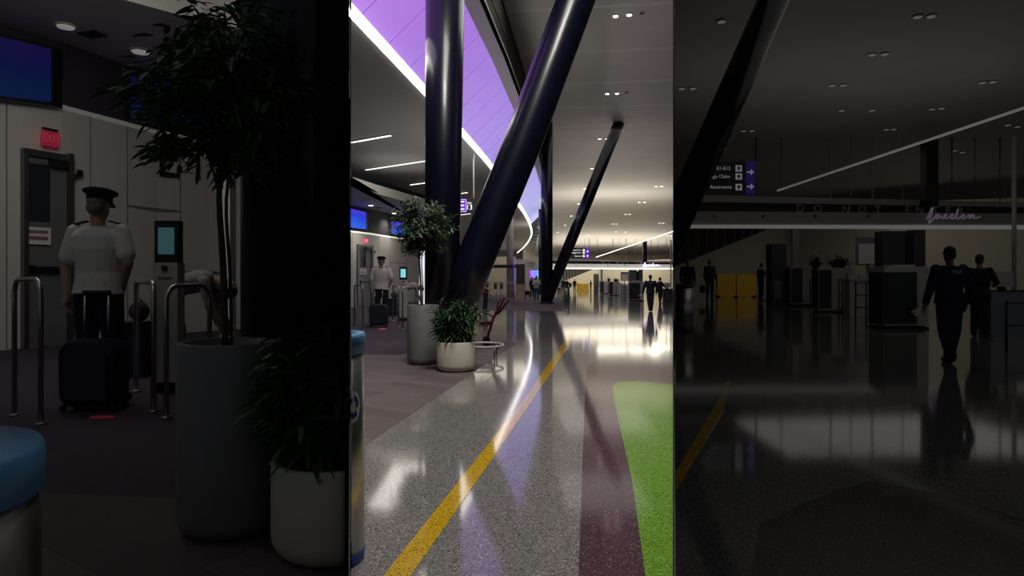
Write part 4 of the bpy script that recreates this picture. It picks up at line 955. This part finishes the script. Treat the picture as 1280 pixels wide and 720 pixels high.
    t = thing('inspection_desk', 'grey inspection desk at the right beyond the security officer ' + sfx, 'desk', V3((x0 + x1) / 2, p.y + w * 4, h.z))
    mb = MB(); mb.box(((x0 + x1) / 2, p.y + w * 4.2, (h.z + zt) / 2), (x1 - x0 - w * .4, w * 7, zt - h.z)); mb.build('body', 'steel_d', t, bevel=w * .2)
    mb = MB(); mb.box(((x0 + x1) / 2, p.y + w * 4.2, zt + w * .3), (x1 - x0, w * 8, w * .6)); mb.build('top', 'xdark', t)
    c = V3((x0 + x1) / 2 - w * .6, p.y + w * 5, zt + w * .6)
    t = thing('monitor', 'white boxy monitor standing on the inspection desk ' + sfx, 'monitor', c)
    mb = MB(); mb.box(c + V3(0, 0, w * 4.4), (w * 7, w * 4, w * 6)); mb.build('case', 'xray', t, bevel=w * .5)
    mb = MB(); mb.box(c + V3(0, -w * 2, w * 4.5), (w * 5.6, w * .2, w * 4.4)); mb.build('screen', 'fascia', t)
    mb = MB(); mb.box(c + V3(0, 0, w * .8), (w * 2.4, w * 2, w * 1.6)); mb.build('stand', 'black', t)
    q = h.ground(h.pick(837.5, 841.5), 384.5); w = h.m(q.y); tz = h.at(0, 365, q.y).z
    if h.dim or True:
        t = thing('queue_rail', 'dark two-bar rail at the far right edge ' + sfx, 'rail', q); e = w * h.pick(3, 6)
        for dx in (-1, 1): mb = MB(); mb.tube([V3(q.x + dx * e, q.y, h.z), V3(q.x + dx * e, q.y, tz)], w * .5, 8); mb.build('post', 'xdark', t)
        for f in (.5, .95): mb = MB(); mb.tube([V3(q.x - e, q.y, h.z + (tz - h.z) * f), V3(q.x + e, q.y, h.z + (tz - h.z) * f)], w * .35, 8); mb.build('bar', 'xdark', t)
    q = h.ground(838.6, 372); w = h.m(q.y); tz = h.at(0, 300, q.y).z
    t = thing('pole', 'slender pale pole rising at the right edge ' + sfx, 'pole', q)
    mb = MB(); mb.tube([q, V3(q.x, q.y, tz)], w * .8, 12); mb.build('shaft', 'fascia', t); mb = MB(); mb.lathe([(w * 1.6, 0), (w * 1.6, w * .4), (w, w * .6)], q, 20); mb.build('base', 'steel', t)
    p = h.ground(831.5, 364.0); w = h.m(p.y); c = h.at(831.8, 343.3, p.y - .25)
    t = thing('wall_picture', 'pale framed line drawing on the back wall at right ' + sfx, 'picture', c)
    for sx in (-1, 1): mb = MB(); mb.box(c + V3(sx * w * 4.6, 0, 0), (w * .4, .06, w * 8.6)); mb.build('frame_side', 'mono', t)
    for sz in (-1, 1): mb = MB(); mb.box(c + V3(0, 0, sz * w * 4.3), (w * 9.6, .06, w * .4)); mb.build('frame_rail', 'mono', t)
    mb = MB(); mb.box(c + V3(0, .03, 0), (w * 9, .02, w * 8.4)); sh = mb.build('sheet', 'cream', t)
    mb = MB(); mb.tube([c + V3(-w * 4, -.02, w * 1.6), c + V3(-w * .5, -.02, w * 3), c + V3(w * 4, -.02, w * 2.2)], w * .22, 5); mb.tube([c + V3(w * 1, -.02, w * 2.6), c + V3(w * .2, -.02, -w * 3.8)], w * .18, 5); mb.build('drawn_lines', 'mono', sh)
    # header over the checkpoint
    Yh = h.pick(57., 29.); xa = h.pick(687, 705); xb = h.pick(841.2, 852); w = h.m(Yh)
    def bar(name, ya, yb, m, dy=0., th=.3, x0=None, x1=None):
        mb = MB(); a, b = h.at(x0 or xa, ya[0], Yh + dy), h.at(x1 or xb, ya[1], Yh + dy); c, d = h.at(x0 or xa, yb[0], Yh + dy), h.at(x1 or xb, yb[1], Yh + dy); k = V3(0, th, 0)
        mb.hexa([c, d, d + k, c + k, a, b, b + k, a + k]); return mb.build(name, m, t)
    t = thing('checkpoint_header', 'long white header beam over the checkpoint reading DO NOT ENTER ' + sfx, 'sign beam', h.at((xa + xb) / 2, 330, Yh))
    bar('top_bar', (323, 326.3), (325.8, 328.2), 'fascia'); bar('dark_band', (325.6, 328.1), (329.7, 332.0), 'black', .08)
    bar('white_band', (329.6, 330.6), (335, 335.3), h.pick('headglow', 'fascia')); bar('light_line', (335., 335.2), (336.2, 336.7), h.pick('light', 'strip_d'), -.05)
    for ch, x in (('D', 754), ('O', 761), ('N', 772), ('O', 778.5), ('T', 784.6), ('E', 796.5), ('N', 801.2), ('T', 807.5), ('E', 812.5), ('R', 817.3)):
        mb = MB(); p = h.at(x, 328.7 + (x - 754) * .014, Yh + .04); mb.text(ch, p, w * 3., 0, .03, 1.0); mb.build('letter', h.pick('fascia', 'fascia'), t)
    for x in (720, 739.5, 760, 781): mb = MB(); p = h.at(x, 331.6, Yh - .02); mb.box(p, (w * 1., .05, w * .8)); mb.build('bracket', 'xdark', t)
    # neon script
    pts = [(0, .2), (.5, 1.2), (1.2, 2.9), (1.6, 3.2), (1.5, 2.4), (.9, .6), (.6, -.6), (1.1, -.5), (2, .7), (2.7, 1.5), (3.2, 1.4), (3.1, .6), (2.6, .4), (2.6, 1.1), (3.4, 1.2), (4.2, .4), (4.8, 1.5), (5.1, 1.3), (4.9, .5), (5.6, .5), (6.4, 1.4), (6.9, 1.5), (6.4, .6), (6.9, .4), (7.6, 1.2), (8.2, 2.9), (7.8, 1.2), (7.9, .4), (8.6, .6), (9.4, 1.4), (9.7, 1.2), (9.2, .6), (9.8, .4), (10.8, 1.2), (11.2, 1.4), (11.2, .5), (11.8, 1.4), (12.2, 1.3), (12.2, .6), (13, .6), (14, 1.)]
    p = h.at(804, 333.2, Yh - .35); k = w * 1.5
    q3 = smooth([p + V3(x * k, 0, y * k) for x, y in pts], 4)
    t = thing('neon_sign', 'pinkish handwritten neon sign on the checkpoint header ' + sfx, 'neon sign', p)
    mb = MB(); mb.tube(q3, w * .32, 7); mb.build('tube_script', h.pick('neon', 'neon_d'), t)
    mb = MB(); mb.box(p + V3(7 * k, .12, .6 * k), (14.5 * k, .06, .25 * k)); mb.box(p + V3(7 * k, .22, .6 * k), (.3 * k, .22, .3 * k)); mb.build('mounting_bar', 'steel', t)
    # black post above the header, slanting strip light, hanging rods
    Yp = Yh - .5; p = h.at(806.5, 303, Yp); zb = h.at(0, 327.5, Yp).z; zt = min(h.at(0, 301, Yp).z, h.pick(99, 7.38))
    mb = MB(); mb.box((p.x, Yp + .25, (zb + zt) / 2), (w * 4.6, .45, zt - zb)); tag(mb.build('header_post', 'black', org=(p.x, Yp, zb)), 'short black post between the header and the slanting light ' + sfx, 'post')
    a, b = h.at(745, 321.5, Yh + .3), h.at(h.pick(841.4, 852), h.pick(289.2, 285.6), Yh - h.pick(9, 9.5)); mb = MB(); mb.tube([a, b], w * .42, 10)
    tag(mb.build('slanting_light', h.pick('strip_s', 'strip_d')), 'straight slanting strip light rising to the right above the header ' + sfx, 'light')
    for i, x in enumerate((736.5, 746.5, 766, 774, 782.5, 794.5, 814, 823, 833)):
        top = 298.; p = h.at(x, top, Yh + .2); zb = h.at(0, 322.9 + (x - 687) * .0215, Yh + .2).z; mb = MB()
        mb.tube([V3(p.x, p.y, zb), p], w * (.18 if i % 2 else .3), 6)
        tag(mb.build('hanging_rod', 'fascia' if i in (2, 3, 4, 5) else 'steel_d', org=p), ('first', 'second', 'third', 'fourth', 'fifth', 'sixth', 'seventh', 'eighth', 'ninth')[i] + ' hanging rod from the left above the header ' + sfx, 'rod', 'hanging rods ' + sfx)
    # direction sign
    Ys = h.pick(44., 22.); p = h.at(724, 316.6, Ys); w = h.m(Ys); zt, zb = h.at(0, 310, Ys).z, h.at(0, 323, Ys).z
    t = thing('direction_sign', 'black and purple hanging sign for gates, baggage claim and restrooms ' + sfx, 'sign', p)
    xa, xb, xc = h.at(h.pick(711, 711), 0, Ys).x, h.at(732.5, 0, Ys).x, h.at(736.2, 0, Ys).x
    mb = MB(); mb.box(((xa + xc) / 2, Ys + .1, (zt + zb) / 2), (xc - xa, .2, zt - zb)); bd = mb.build('panel', 'black', t)
    mb = MB(); mb.box(((xb + xc) / 2, Ys - .008, (zt + zb) / 2), (xc - xb, .02, zt - zb)); pu = mb.build('arrow_panel', h.pick('purp', 'purp_d'), t)
    lt = h.pick('letw', 'letd')
    for i, (tx, yy, xr_) in enumerate((('Gates E1-E12', 312.7, 727.3), ('Baggage Claim', 315.9, 727.3), ('Restrooms', 320.1, 727.3))):
        mb = MB(); L = (12.4, 13.2, 9.2)[i]; c = h.at(xr_ - L / 2, yy, Ys - .012); mb.text(tx, c, w * 1.35, 0, .01, L * w / (len(tx) * w * 1.35 / .7 * .53)); mb.build('lettering', lt, bd)
        mb = MB(); c = h.at(729.7, yy, Ys - .012); mb.box(c, (w * 2.5, .015, w * 2.5)); ic = mb.build('icon', lt, bd)
        mb = MB(); mb.box(c + V3(0, -.008, 0), (w * .5, .006, w * 1.7)); mb.box(c + V3(0, -.008, w * .1), (w * 1.5, .006, w * .5)); mb.build('icon_mark', 'black', ic)
    for yy in (314.2, 319.9):
        c = h.at(734.2, yy, Ys - .025); mb = MB(); mb.box(c - V3(w * .4, 0, 0), (w * 1.8, .012, w * .55)); pv = [mb.v(c + V3(x * w, dy, z * w)) for dy in (-.006, .006) for x, z in ((.2, 1.2), (1.5, 0), (.2, -1.2))]
        mb.f([pv[0], pv[1], pv[2]]); mb.f([pv[5], pv[4], pv[3]])
        for i in range(3): mb.f([pv[i], pv[(i + 1) % 3], pv[3 + (i + 1) % 3], pv[3 + i]])
        mb.build('arrow', lt, pu)
    for x in (714, 731): a = h.at(x, 310, Ys + .1); mb = MB(); mb.tube([a, a + V3(0, 0, w * 12)], w * .18, 6); mb.build('hanger', 'steel_d', t)
    # small far people
    p = h.ground(718.2, 365); ht = h.at(0, 348.6, p.y).z - h.z
    person('distant person in dark jacket, left of the yellow barrier ' + sfx, p, 170, ht, None, 'softblack', 'long', 'softblack', vox=.016)
    g = p + V3(-.42, -.05, .45); mb = MB(); mb.box(g + V3(0, 0, .2), (.26, .2, .42)); mb_ = mb.build('holdall', 'softblack', org=g, bevel=.06); tag(mb_, 'dark bag of the distant person left of the yellow barrier ' + sfx, 'bag')
    p = h.ground(738.4, 365); ht = h.at(0, 350, p.y).z - h.z
    person('distant person looking at a phone right of the yellow barrier ' + sfx, p, 80, ht, dict(elR=(.23, .08, 1.14), wrR=(.12, .3, 1.22), head=(0, .05, 1.61)), 'softblack', 'short', 'softblack', vox=.016)
    # bin with the black-clad person behind it
    p = h.ground(h.pick(708.6, 708.2), 377.5); w = h.m(p.y); hz = h.at(0, 358.5, p.y).z - h.z; r = w * 3.5
    t = thing('litter_bin', 'round brushed steel litter bin on the shiny floor ' + sfx, 'bin', p)
    mb = MB(); mb.lathe([(r, w * .5), (r, hz * .94)], p, 32); mb.build('drum', 'steel', t)
    mb = MB(); mb.lathe([(r * 1.04, hz * .94), (r * 1.04, hz), (r * .55, hz), (r * .5, hz * .96), (.001, hz * .95)], p, 32); mb.build('lid', 'xdark', t)
    mb = MB(); mb.lathe([(r * 1.03, 0), (r * 1.03, w * .6), (r, w * .6)], p, 32); mb.build('base_ring', 'xdark', t)
    for x, yg, lb in (((703.6, 366.6, 'left'), (708.4, 367.5, 'right')) if not h.dim else ((709.4, 367.5, 'right'),)):
        p = h.ground(x, yg); ht = h.at(0, 348.2, p.y).z - h.z
        person(f'{lb}hand distant person in black behind the steel litter bin {sfx}', p, 185, ht, None, 'softblack', 'long', 'softblack', vox=.016)
    security_people(h, sfx)
security(C_, 'in the bright hall'); security(R_, 'in the dim right hall')
# right hall ceiling and far wall
mb = MB(); mb.prism([(SL * 5 + .02, 5), (30, 5), (50, 60), (SL * 60 + .02, 60)], 7.4, 7.5); struct(mb.build('ceiling_right', 'ceil'))
mb = MB(); mb.box((32.1, 58, 3.7), (36, .3, 7.4)); struct(mb.build('wall_far_right', 'cream'))

# ================================================================== CEILING LIGHTS
def downlight(p, r, m, label, group, tilt=0.):
    t = thing('downlight', label, 'ceiling light', p, group)
    mb = MB(); mb.lathe([(r * 1.25, .0), (r * 1.25, -.012), (r, -.02), (r, -.006)], p, 20); mb.build('trim_ring', 'fascia', t)
    mb = MB(); mb.lathe([(r * .98, -.006), (r * .9, -.03), (r * .4, -.045), (.001, -.05)], p, 20); mb.build('lens', m, t); return t
def ceil_hit(x, y):
    Y = 30.
    for _ in range(40): Y = (zceil(Y) - H) * F / (HOR - y)
    return V3((x - 640) / F * Y, Y, zceil(Y) - .02)
DL = [(769.5, 19, 1), (786.5, 17.5, 1), (802, 15.5, 0), (759, 116.5, 1), (771.3, 116, 1), (783, 115, 0), (749.5, 173, 1), (758.8, 172.8, 1), (740, 210, 2), (731.2, 235.5, 2), (723, 254.5, 2), (820, 232.5, 2), (827, 232.4, 2), (799, 252.5, 2), (805.5, 252.3, 2), (782, 267.6, 2), (787, 267.5, 2), (766, 279.5, 2), (770.5, 279.6, 2), (824.5, 278.5, 2), (829, 278.5, 2), (714, 269.5, 2), (706.5, 281, 2), (770, 289.5, 2), (781.7, 289.5, 2), (697, 290, 2), (834.3, 295.5, 2), (838.8, 295.8, 2), (735, 297, 2)]
ROWS = ['left lit downlight of the nearest row', 'right lit downlight of the nearest row', 'unlit dark downlight of the nearest row', 'left lit downlight of the second row', 'right lit downlight of the second row', 'unlit dark downlight of the second row', 'left downlight of the third row, beside the leaning column top', 'right downlight of the third row, beside the leaning column top']
for i, (x, y, on) in enumerate(DL):
    p = ceil_hit(x, y); r = .085 if on == 1 else .075 if on == 0 else .11 + p.y * .0006
    lab = {1: 'bright round recessed downlight in the high ceiling', 0: 'unlit dark round recessed downlight in the high ceiling', 2: 'small distant recessed downlight in the high ceiling'}[on] + ' of the bright hall'
    if i < len(ROWS): lab = ROWS[i] + ' in the high ceiling'
    downlight(p, r, ('lens_off', 'lens', 'lens_f')[on], lab, ('unlit downlights', 'bright downlights', 'distant downlights')[on])
for i, (x, y) in enumerate([(1147, 20.5), (1164, 20), (1090, 68), (1106, 67.3), (1040, 106.5), (1054, 106.3), (1228, 103), (1241, 102), (1052, 137.8), (1090, 137.6), (1165, 136), (1177, 135), (929, 163.5), (940, 163.3), (1260, 156), (1272, 158), (902, 26.5), (904, 186), (852, 110.5), (866, 110.2), (1193, 188), (1203, 190), (1108, 161.5), (1117, 161.2)]):
    p = raw(x, y, 7.38); downlight(p, .075 + p.y * .0012, 'lens_r', 'small recessed downlight in the dark ceiling of the dim right hall', 'right hall downlights')
def linear(a, b, w, label, m='strip_s'):
    a, b = Vector(a), Vector(b); c = (a + b) / 2; t = thing('linear_light', label, 'ceiling light', c, 'linear lights in the low ceiling')
    d = b - a; yaw = math.atan2(d.y, d.x)
    mb = MB(); mb.box(c + V3(0, 0, -.015), (d.length + .05, w * 1.4, .03), yaw); mb.build('housing', 'fascia', t)
    mb = MB(); mb.box(c + V3(0, 0, -.035), (d.length, w, .02), yaw); mb.build('diffuser', m, t)
for (xa, ya, xb, yb, lb) in ((439.5, 176.9, 488, 168.2, 'nearest white line light in the low ceiling'), (457.5, 211.5, 533, 200, 'second white line light in the low ceiling'), (513, 230.3, 538, 227, 'third white line light, above the tree'), (574, 241.5, 584, 240, 'short white line light between the two black members'), (575, 268.2, 588, 266.5, 'short white line light under the gate 13 sign')):
    linear(C_.zh(xa, ya, ZL), C_.zh(xb, yb, ZL), .09 if ya < 300 else .3, lb)
# hanging gate sign
Ys = 25.; c = C_.at(579, 257, Ys); w = Ys / F
t = thing('gate_sign', 'hanging black and purple sign reading E and 13 beside the big black column', 'sign', c)
mb = MB(); mb.box(c + V3(0, .08, 0), (w * 34, .16, w * 17.5)); bd = mb.build('panel', 'black', t, bevel=.01)
mb = MB(); q = C_.at(572, 257, Ys - .012); mb.box(q, (w * 21, .02, w * 16)); mb.build('purple_field', 'purp', bd)
mb = MB()
for sx in (-10.6, 10.6): mb.box(q + V3(sx * w, -.012, 0), (w * .9, .01, w * 16))
for sz in (-7.6, 7.6): mb.box(q + V3(0, -.012, sz * w), (w * 21, .01, w * .8))
mb.build('lit_border', mat('lilac_border', (.4, .3, .6), .5, emit=(.6, .4, 1.), es=.9), bd)
mb = MB(); mb.text('E', q + V3(w * 5., -.014, -w * .5), w * 11, 0, .01, 1.); mb.build('letter', 'letw', bd)
mb = MB(); mb.text('13', C_.at(586.6, 259.3, Ys - .014), w * 6.2, 0, .01, .95); mb.build('number', 'letw', bd)
mb = MB(); mb.text('Gate', C_.at(586.6, 253.6, Ys - .014), w * 2.2, 0, .01, .9); mb.build('small_text', 'letw', bd)
for x in (592.3, 566):
    a = C_.at(x, 249, Ys + .06); mb = MB(); mb.tube([a, V3(a.x, a.y, ZL)], w * 1., 8); mb.build('hanging_rod', 'fascia', t)

# ================================================================== MIDDLE DISTANCE, LEFT OF THE FAR COLUMN
# traveller behind the leaning column
p = C_.ground(606.5, 389); person('person in brown top and black trousers beyond the leaning black column', p, 120, C_.at(0, 343.5, p.y).z, dict(elR=(.22, .1, 1.14), wrR=(.2, .33, 1.08), head=(0, .03, 1.62)), 'brown', 'short', 'softblack', vox=.012)
# cream nook wall, lintel, pillar
p = C_.ground(615, 373); mb = MB(); a, b = C_.at(590, 0, p.y + 8), C_.at(645, 0, p.y + 8); mb.box(((a.x + b.x) / 2, p.y + 8, 1.5), (b.x - a.x, .15, 3.0)); struct(mb.build('wall_nook', 'cream'))
p = C_.ground(637.5, 372); mb = MB(); w = p.y / F; mb.lathe([(w * 4.2, 0), (w * 4.2, ZL)], p, 32); tag(mb.build('pillar', 'fascia', org=p), 'pale round pillar behind the two-tone information totem', 'pillar')
a, b = C_.at(598, 333, p.y - 1.2), C_.at(646, 333, p.y - 1.2); mb = MB(); mb.box(((a + b) / 2), ((b - a).x, .3, w * 4)); t = mb.build('entrance_beam', 'black', org=(a + b) / 2)
tag(t, 'dark horizontal beam over the opening left of the totem', 'beam')
for x in (600, 642.2): q = C_.at(x, 333, p.y - 1.2); mb = MB(); mb.box((q.x, q.y, q.z / 2), (w * 1.6, .3, q.z)); mb.build('leg', 'xdark', t)
mb = MB(); q = C_.at(642.4, 350, p.y - 1.4); mb.box((q.x, q.y, 1.5), (w * .9, .08, 2.4)); mb.build('purple_strip', 'purp', t)
# counter table with rail
p = C_.ground(628, 377); w = p.y / F; zt = C_.at(0, 353.8, p.y).z
t = thing('high_table', 'long thin-legged white high table beyond the red wheelchair', 'table', p)
a, b = C_.at(612, 377, p.y).x, C_.at(643.5, 377, p.y).x
mb = MB(); mb.box(((a + b) / 2, p.y, zt), (b - a, w * 5, w * 1.1)); mb.build('tabletop', 'fascia', t)
for x in (a + .05, a + (b - a) * .28, a + (b - a) * .42, b - .05): mb = MB(); mb.tube([(x, p.y, 0), (x, p.y, zt - w * .5)], w * .4, 8); mb.build('leg', 'steel', t)
for i, x in enumerate((619.5, 626.5)):
    p = C_.ground(x, 371.5); w = p.y / F; zs = C_.at(0, 361, p.y).z; za = C_.at(0, 352.5, p.y).z
    t = thing('bar_chair', f'white-legged dark bar chair at the high table, {"left" if i == 0 else "right"} one', 'chair', p)
    mb = MB(); mb.box((p.x, p.y, zs), (w * 4.4, w * 4.4, w * .9)); mb.build('seat', 'xdark', t, bevel=w * .2)
    mb = MB(); mb.box((p.x, p.y + w * 2, (zs + za) / 2), (w * 4.4, w * .6, za - zs)); mb.build('backrest', 'xdark', t, bevel=w * .2)
    for sx in (-1.9, 1.9):
        for sy in (-1.9, 1.9): mb = MB(); mb.tube([V3(p.x + sx * w, p.y + sy * w, 0), V3(p.x + sx * w * .9, p.y + sy * w * .9, zs)], w * .42, 8); mb.build('leg', 'whitesym', t)
# two-tone totem
p = C_.ground(650.3, 377.8); w = p.y / F; z1, z2 = C_.at(0, 355.2, p.y).z, C_.at(0, 330.2, p.y).z
t = thing('information_totem', 'tall totem with a pale wood lower half and dark upper half', 'totem', p)
mb = MB(); mb.box((p.x, p.y + w * 3, z1 / 2), (w * 11.6, w * 6, z1)); mb.build('wood_base', 'wood', t, bevel=.02)
mb = MB(); mb.box((p.x + w * .4, p.y + w * 3, (z1 + z2) / 2), (w * 11, w * 5, z2 - z1)); mb.build('dark_screen', 'xdark', t, bevel=.02)
mb = MB(); mb.box((p.x + w * 5.9, p.y + w * 2.8, z1 / 2), (w * .7, w * 6.2, z1 * .98)); mb.build('edge_strip', 'black', t)
# lit poster screen, wall sign and the people in front of it
Yw = 62.; c = C_.at(659.5, 330.5, Yw); w = Yw / F
mb = MB(); a, b = C_.at(645, 324, Yw + .3), C_.at(674, 324, Yw + .3); mb.box(((a.x + b.x) / 2, Yw + .3, C_.at(0, 324, Yw).z / 2), ((b - a).x, .2, C_.at(0, 324, Yw).z)); struct(mb.build('wall_shop', 'wallw'))
t = thing('wall_lettering', 'two lines of dark lettering on the pale wall left of the far column', 'lettering', c)
for i, (tx, yy) in enumerate((('I SANK', 329.0), ('LF FIE', 332.6))): mb = MB(); mb.text(tx, C_.at(663.5, yy, Yw + .16), w * 2.6, 0, .03, 1.); mb.build('line', 'xdark', t)
c = C_.at(657.5, 342.5, Yw - 1.5); w = (Yw - 1.5) / F
t = thing('advert_screen', 'bright purple and blue screen on the pale wall left of the far column', 'screen', c)
c = C_.at(669, 342.6, Yw - 1.5)
mb = MB(); mb.box(c + V3(0, .08, 0), (w * 15.5, .16, w * 10.6)); mb.build('frame', 'black', t)
sc = gradient_emit('advert_picture', [(0., (.35, .06, .9)), (.35, (.45, .2, .95)), (.6, (.1, .3, 1.)), (1., (.15, .5, 1.))], 0, c.x - w * 7, c.x + w * 5, 1.1, .5, 1.6)
mb = MB(); mb.box(c + V3(0, -.01, 0), (w * 14.5, .02, w * 9.8)); mb.build('picture', sc, t)
q = C_.at(669, 352, Yw - 1.4); mb = MB(); mb.box((q.x, q.y + .1, C_.at(0, 348, Yw - 1.5).z / 2), (w * 3, .1, C_.at(0, 348, Yw - 1.5).z)); mb.build('stand', 'black', t)
def phone(t, T_, J, q, k_, sh): pass
p = C_.ground(670.5, 375.2); ht = C_.at(0, 344.6, p.y).z
person('person in pale sweater and teal trousers standing beside the far V-shaped column', p, 186, ht, dict(elL=(-.25, .05, 1.13), wrL=(-.06, .27, 1.2), elR=(.25, .05, 1.13), wrR=(.06, .27, 1.2), head=(0, .03, 1.62)), 'white', 'long', 'teal', vox=.012, loose=.02)
p = C_.ground(665, 371.5); person('dark-clothed person half hidden behind the person in the pale sweater', p, 150, C_.at(0, 346, p.y).z, None, 'softblack', 'long', 'softblack', vox=.014)
g = C_.ground(659.5, 371); w = g.y / F
t = thing('stroller', 'low dark pushchair left of the person in the pale sweater', 'pushchair', g)
mb = MB(); mb.ball(g + V3(0, 0, w * 5), (w * 3.4, w * 2.5, w * 3), 14); mb.build('seat', 'softblack', t)
mb = MB(); mb.tube([g + V3(-w * 2, 0, w * 6), g + V3(-w * 4.4, 0, w * 10.5)], w * .35, 6); mb.tube([g + V3(-w * 2.2, 0, w * 1.5), g + V3(w * 2, 0, w * 4)], w * .35, 6); mb.tube([g + V3(w * 2.2, 0, w * 1.5), g + V3(-w * 2, 0, w * 5)], w * .35, 6); mb.build('frame', 'steel_d', t)
for sx in (-2.4, 2.4): mb = MB(); mb.tube([g + V3(sx * w, -.06, w * 1.3), g + V3(sx * w, .06, w * 1.3)], w * 1.28, 16); mb.build('wheel', 'black', t)
p = C_.ground(699, 369.5); person('person in pale top sitting back right of the far V-shaped column', p, 195, C_.at(0, 350.5, p.y).z * 1.0, None, 'white', 'short', 'softblack', vox=.014)
# red wheelchair leaning back and the steel hoop stand in front of it
p = C_.ground(613, 433); Yc = p.y; w = Yc / F
t = thing('wheelchair', 'red framed tilted wheelchair behind the white planter', 'wheelchair', p)
def Wp(x, y, dy=0.): return C_.at(x, y, Yc + dy)
wd = .42
for dy in (0., wd):
    mb = MB(); mb.tube([Wp(607.5, 428, dy), Wp(617, 397, dy), Wp(630.5, 371, dy)], w * 1.9, 10, sq=.7); mb.build('frame_rail', 'red', t)
    mb = MB(); mb.tube(smooth([Wp(617, 400, dy), Wp(612, 405, dy), Wp(605, 406.5, dy), Wp(599, 404, dy)], 4), w * 1.2, 8); mb.build('seat_rail', 'red', t)
    mb = MB(); mb.tube(smooth([Wp(620.5, 394, dy), Wp(622, 381, dy), Wp(626, 374, dy)], 4), w * .8, 8); mb.build('back_loop', 'black', t)
    mb = MB(); mb.tube([Wp(622, 393, dy), Wp(636, 375, dy)], w * 1.3, 8); mb.build('push_handle', 'black', t)
    mb = MB(); mb.tube([Wp(617, 396, dy), Wp(609, 392, dy), Wp(600, 389, dy)], w * .7, 8); mb.build('armrest', 'black', t)
    c = Wp(608, 0, dy); c.z = w * 5.2; mb = MB(); mb.tube([c - V3(0, .03, 0), c + V3(0, .03, 0)], w * 5, 20); mb.build('wheel', 'black', t)
    c2 = Wp(622, 0, dy); c2.z = w * 1.6; mb = MB(); mb.tube([c2 - V3(0, .02, 0), c2 + V3(0, .02, 0)], w * 1.5, 16); mb.build('caster', 'black', t)
    mb = MB(); mb.tube([V3(c.x, c.y, w * 2.6), V3(c2.x, c2.y, w * 2)], w * .9, 8); mb.build('lower_rail', 'red', t)
mb = MB(); a, b = Wp(600, 405), Wp(613, 404.5); k = V3(0, wd, 0); u = V3(0, 0, .03); mb.hexa([a, b, b + k, a + k, a + u, b + u, b + k + u, a + k + u]); mb.build('seat', 'softblack', t)
mb = MB(); a, b = Wp(617.5, 397), Wp(629, 374); mb.hexa([a, a + V3(.03, 0, 0), a + V3(.03, wd, 0), a + V3(0, wd, 0), b, b + V3(.03, 0, 0), b + V3(.03, wd, 0), b + V3(0, wd, 0)]); mb.build('backrest', 'softblack', t)
mb = MB(); mb.tube([Wp(623, 390), Wp(623, 390, wd)], w * .7, 8); mb.tube([Wp(609, 420), Wp(609, 420, wd)], w * .7, 8); mb.build('cross_bar', 'red', t)
p = C_.ground(606, 446); Yc = p.y; w = Yc / F; z = C_.at(0, 431, Yc).z
t = thing('hoop_stand', 'white horizontal tube hoop on short legs behind the white planter', 'stand', p)
mb = MB(); c = C_.at(606, 431, Yc); mb.tube([c + V3(math.cos(a) * w * 23, math.sin(a) * w * 30, 0) for a in [k * 2 * math.pi / 40 for k in range(40)]], w * 1.2, 10, True); mb.build('hoop', 'fascia', t)
for a in (.9, 2.2, 4.2, 5.3):
    q = c + V3(math.cos(a) * w * 23, math.sin(a) * w * 30, 0); mb = MB(); mb.tube([V3(q.x, q.y, .004), q], w * 1., 8); mb.build('leg', 'steel_d', t)
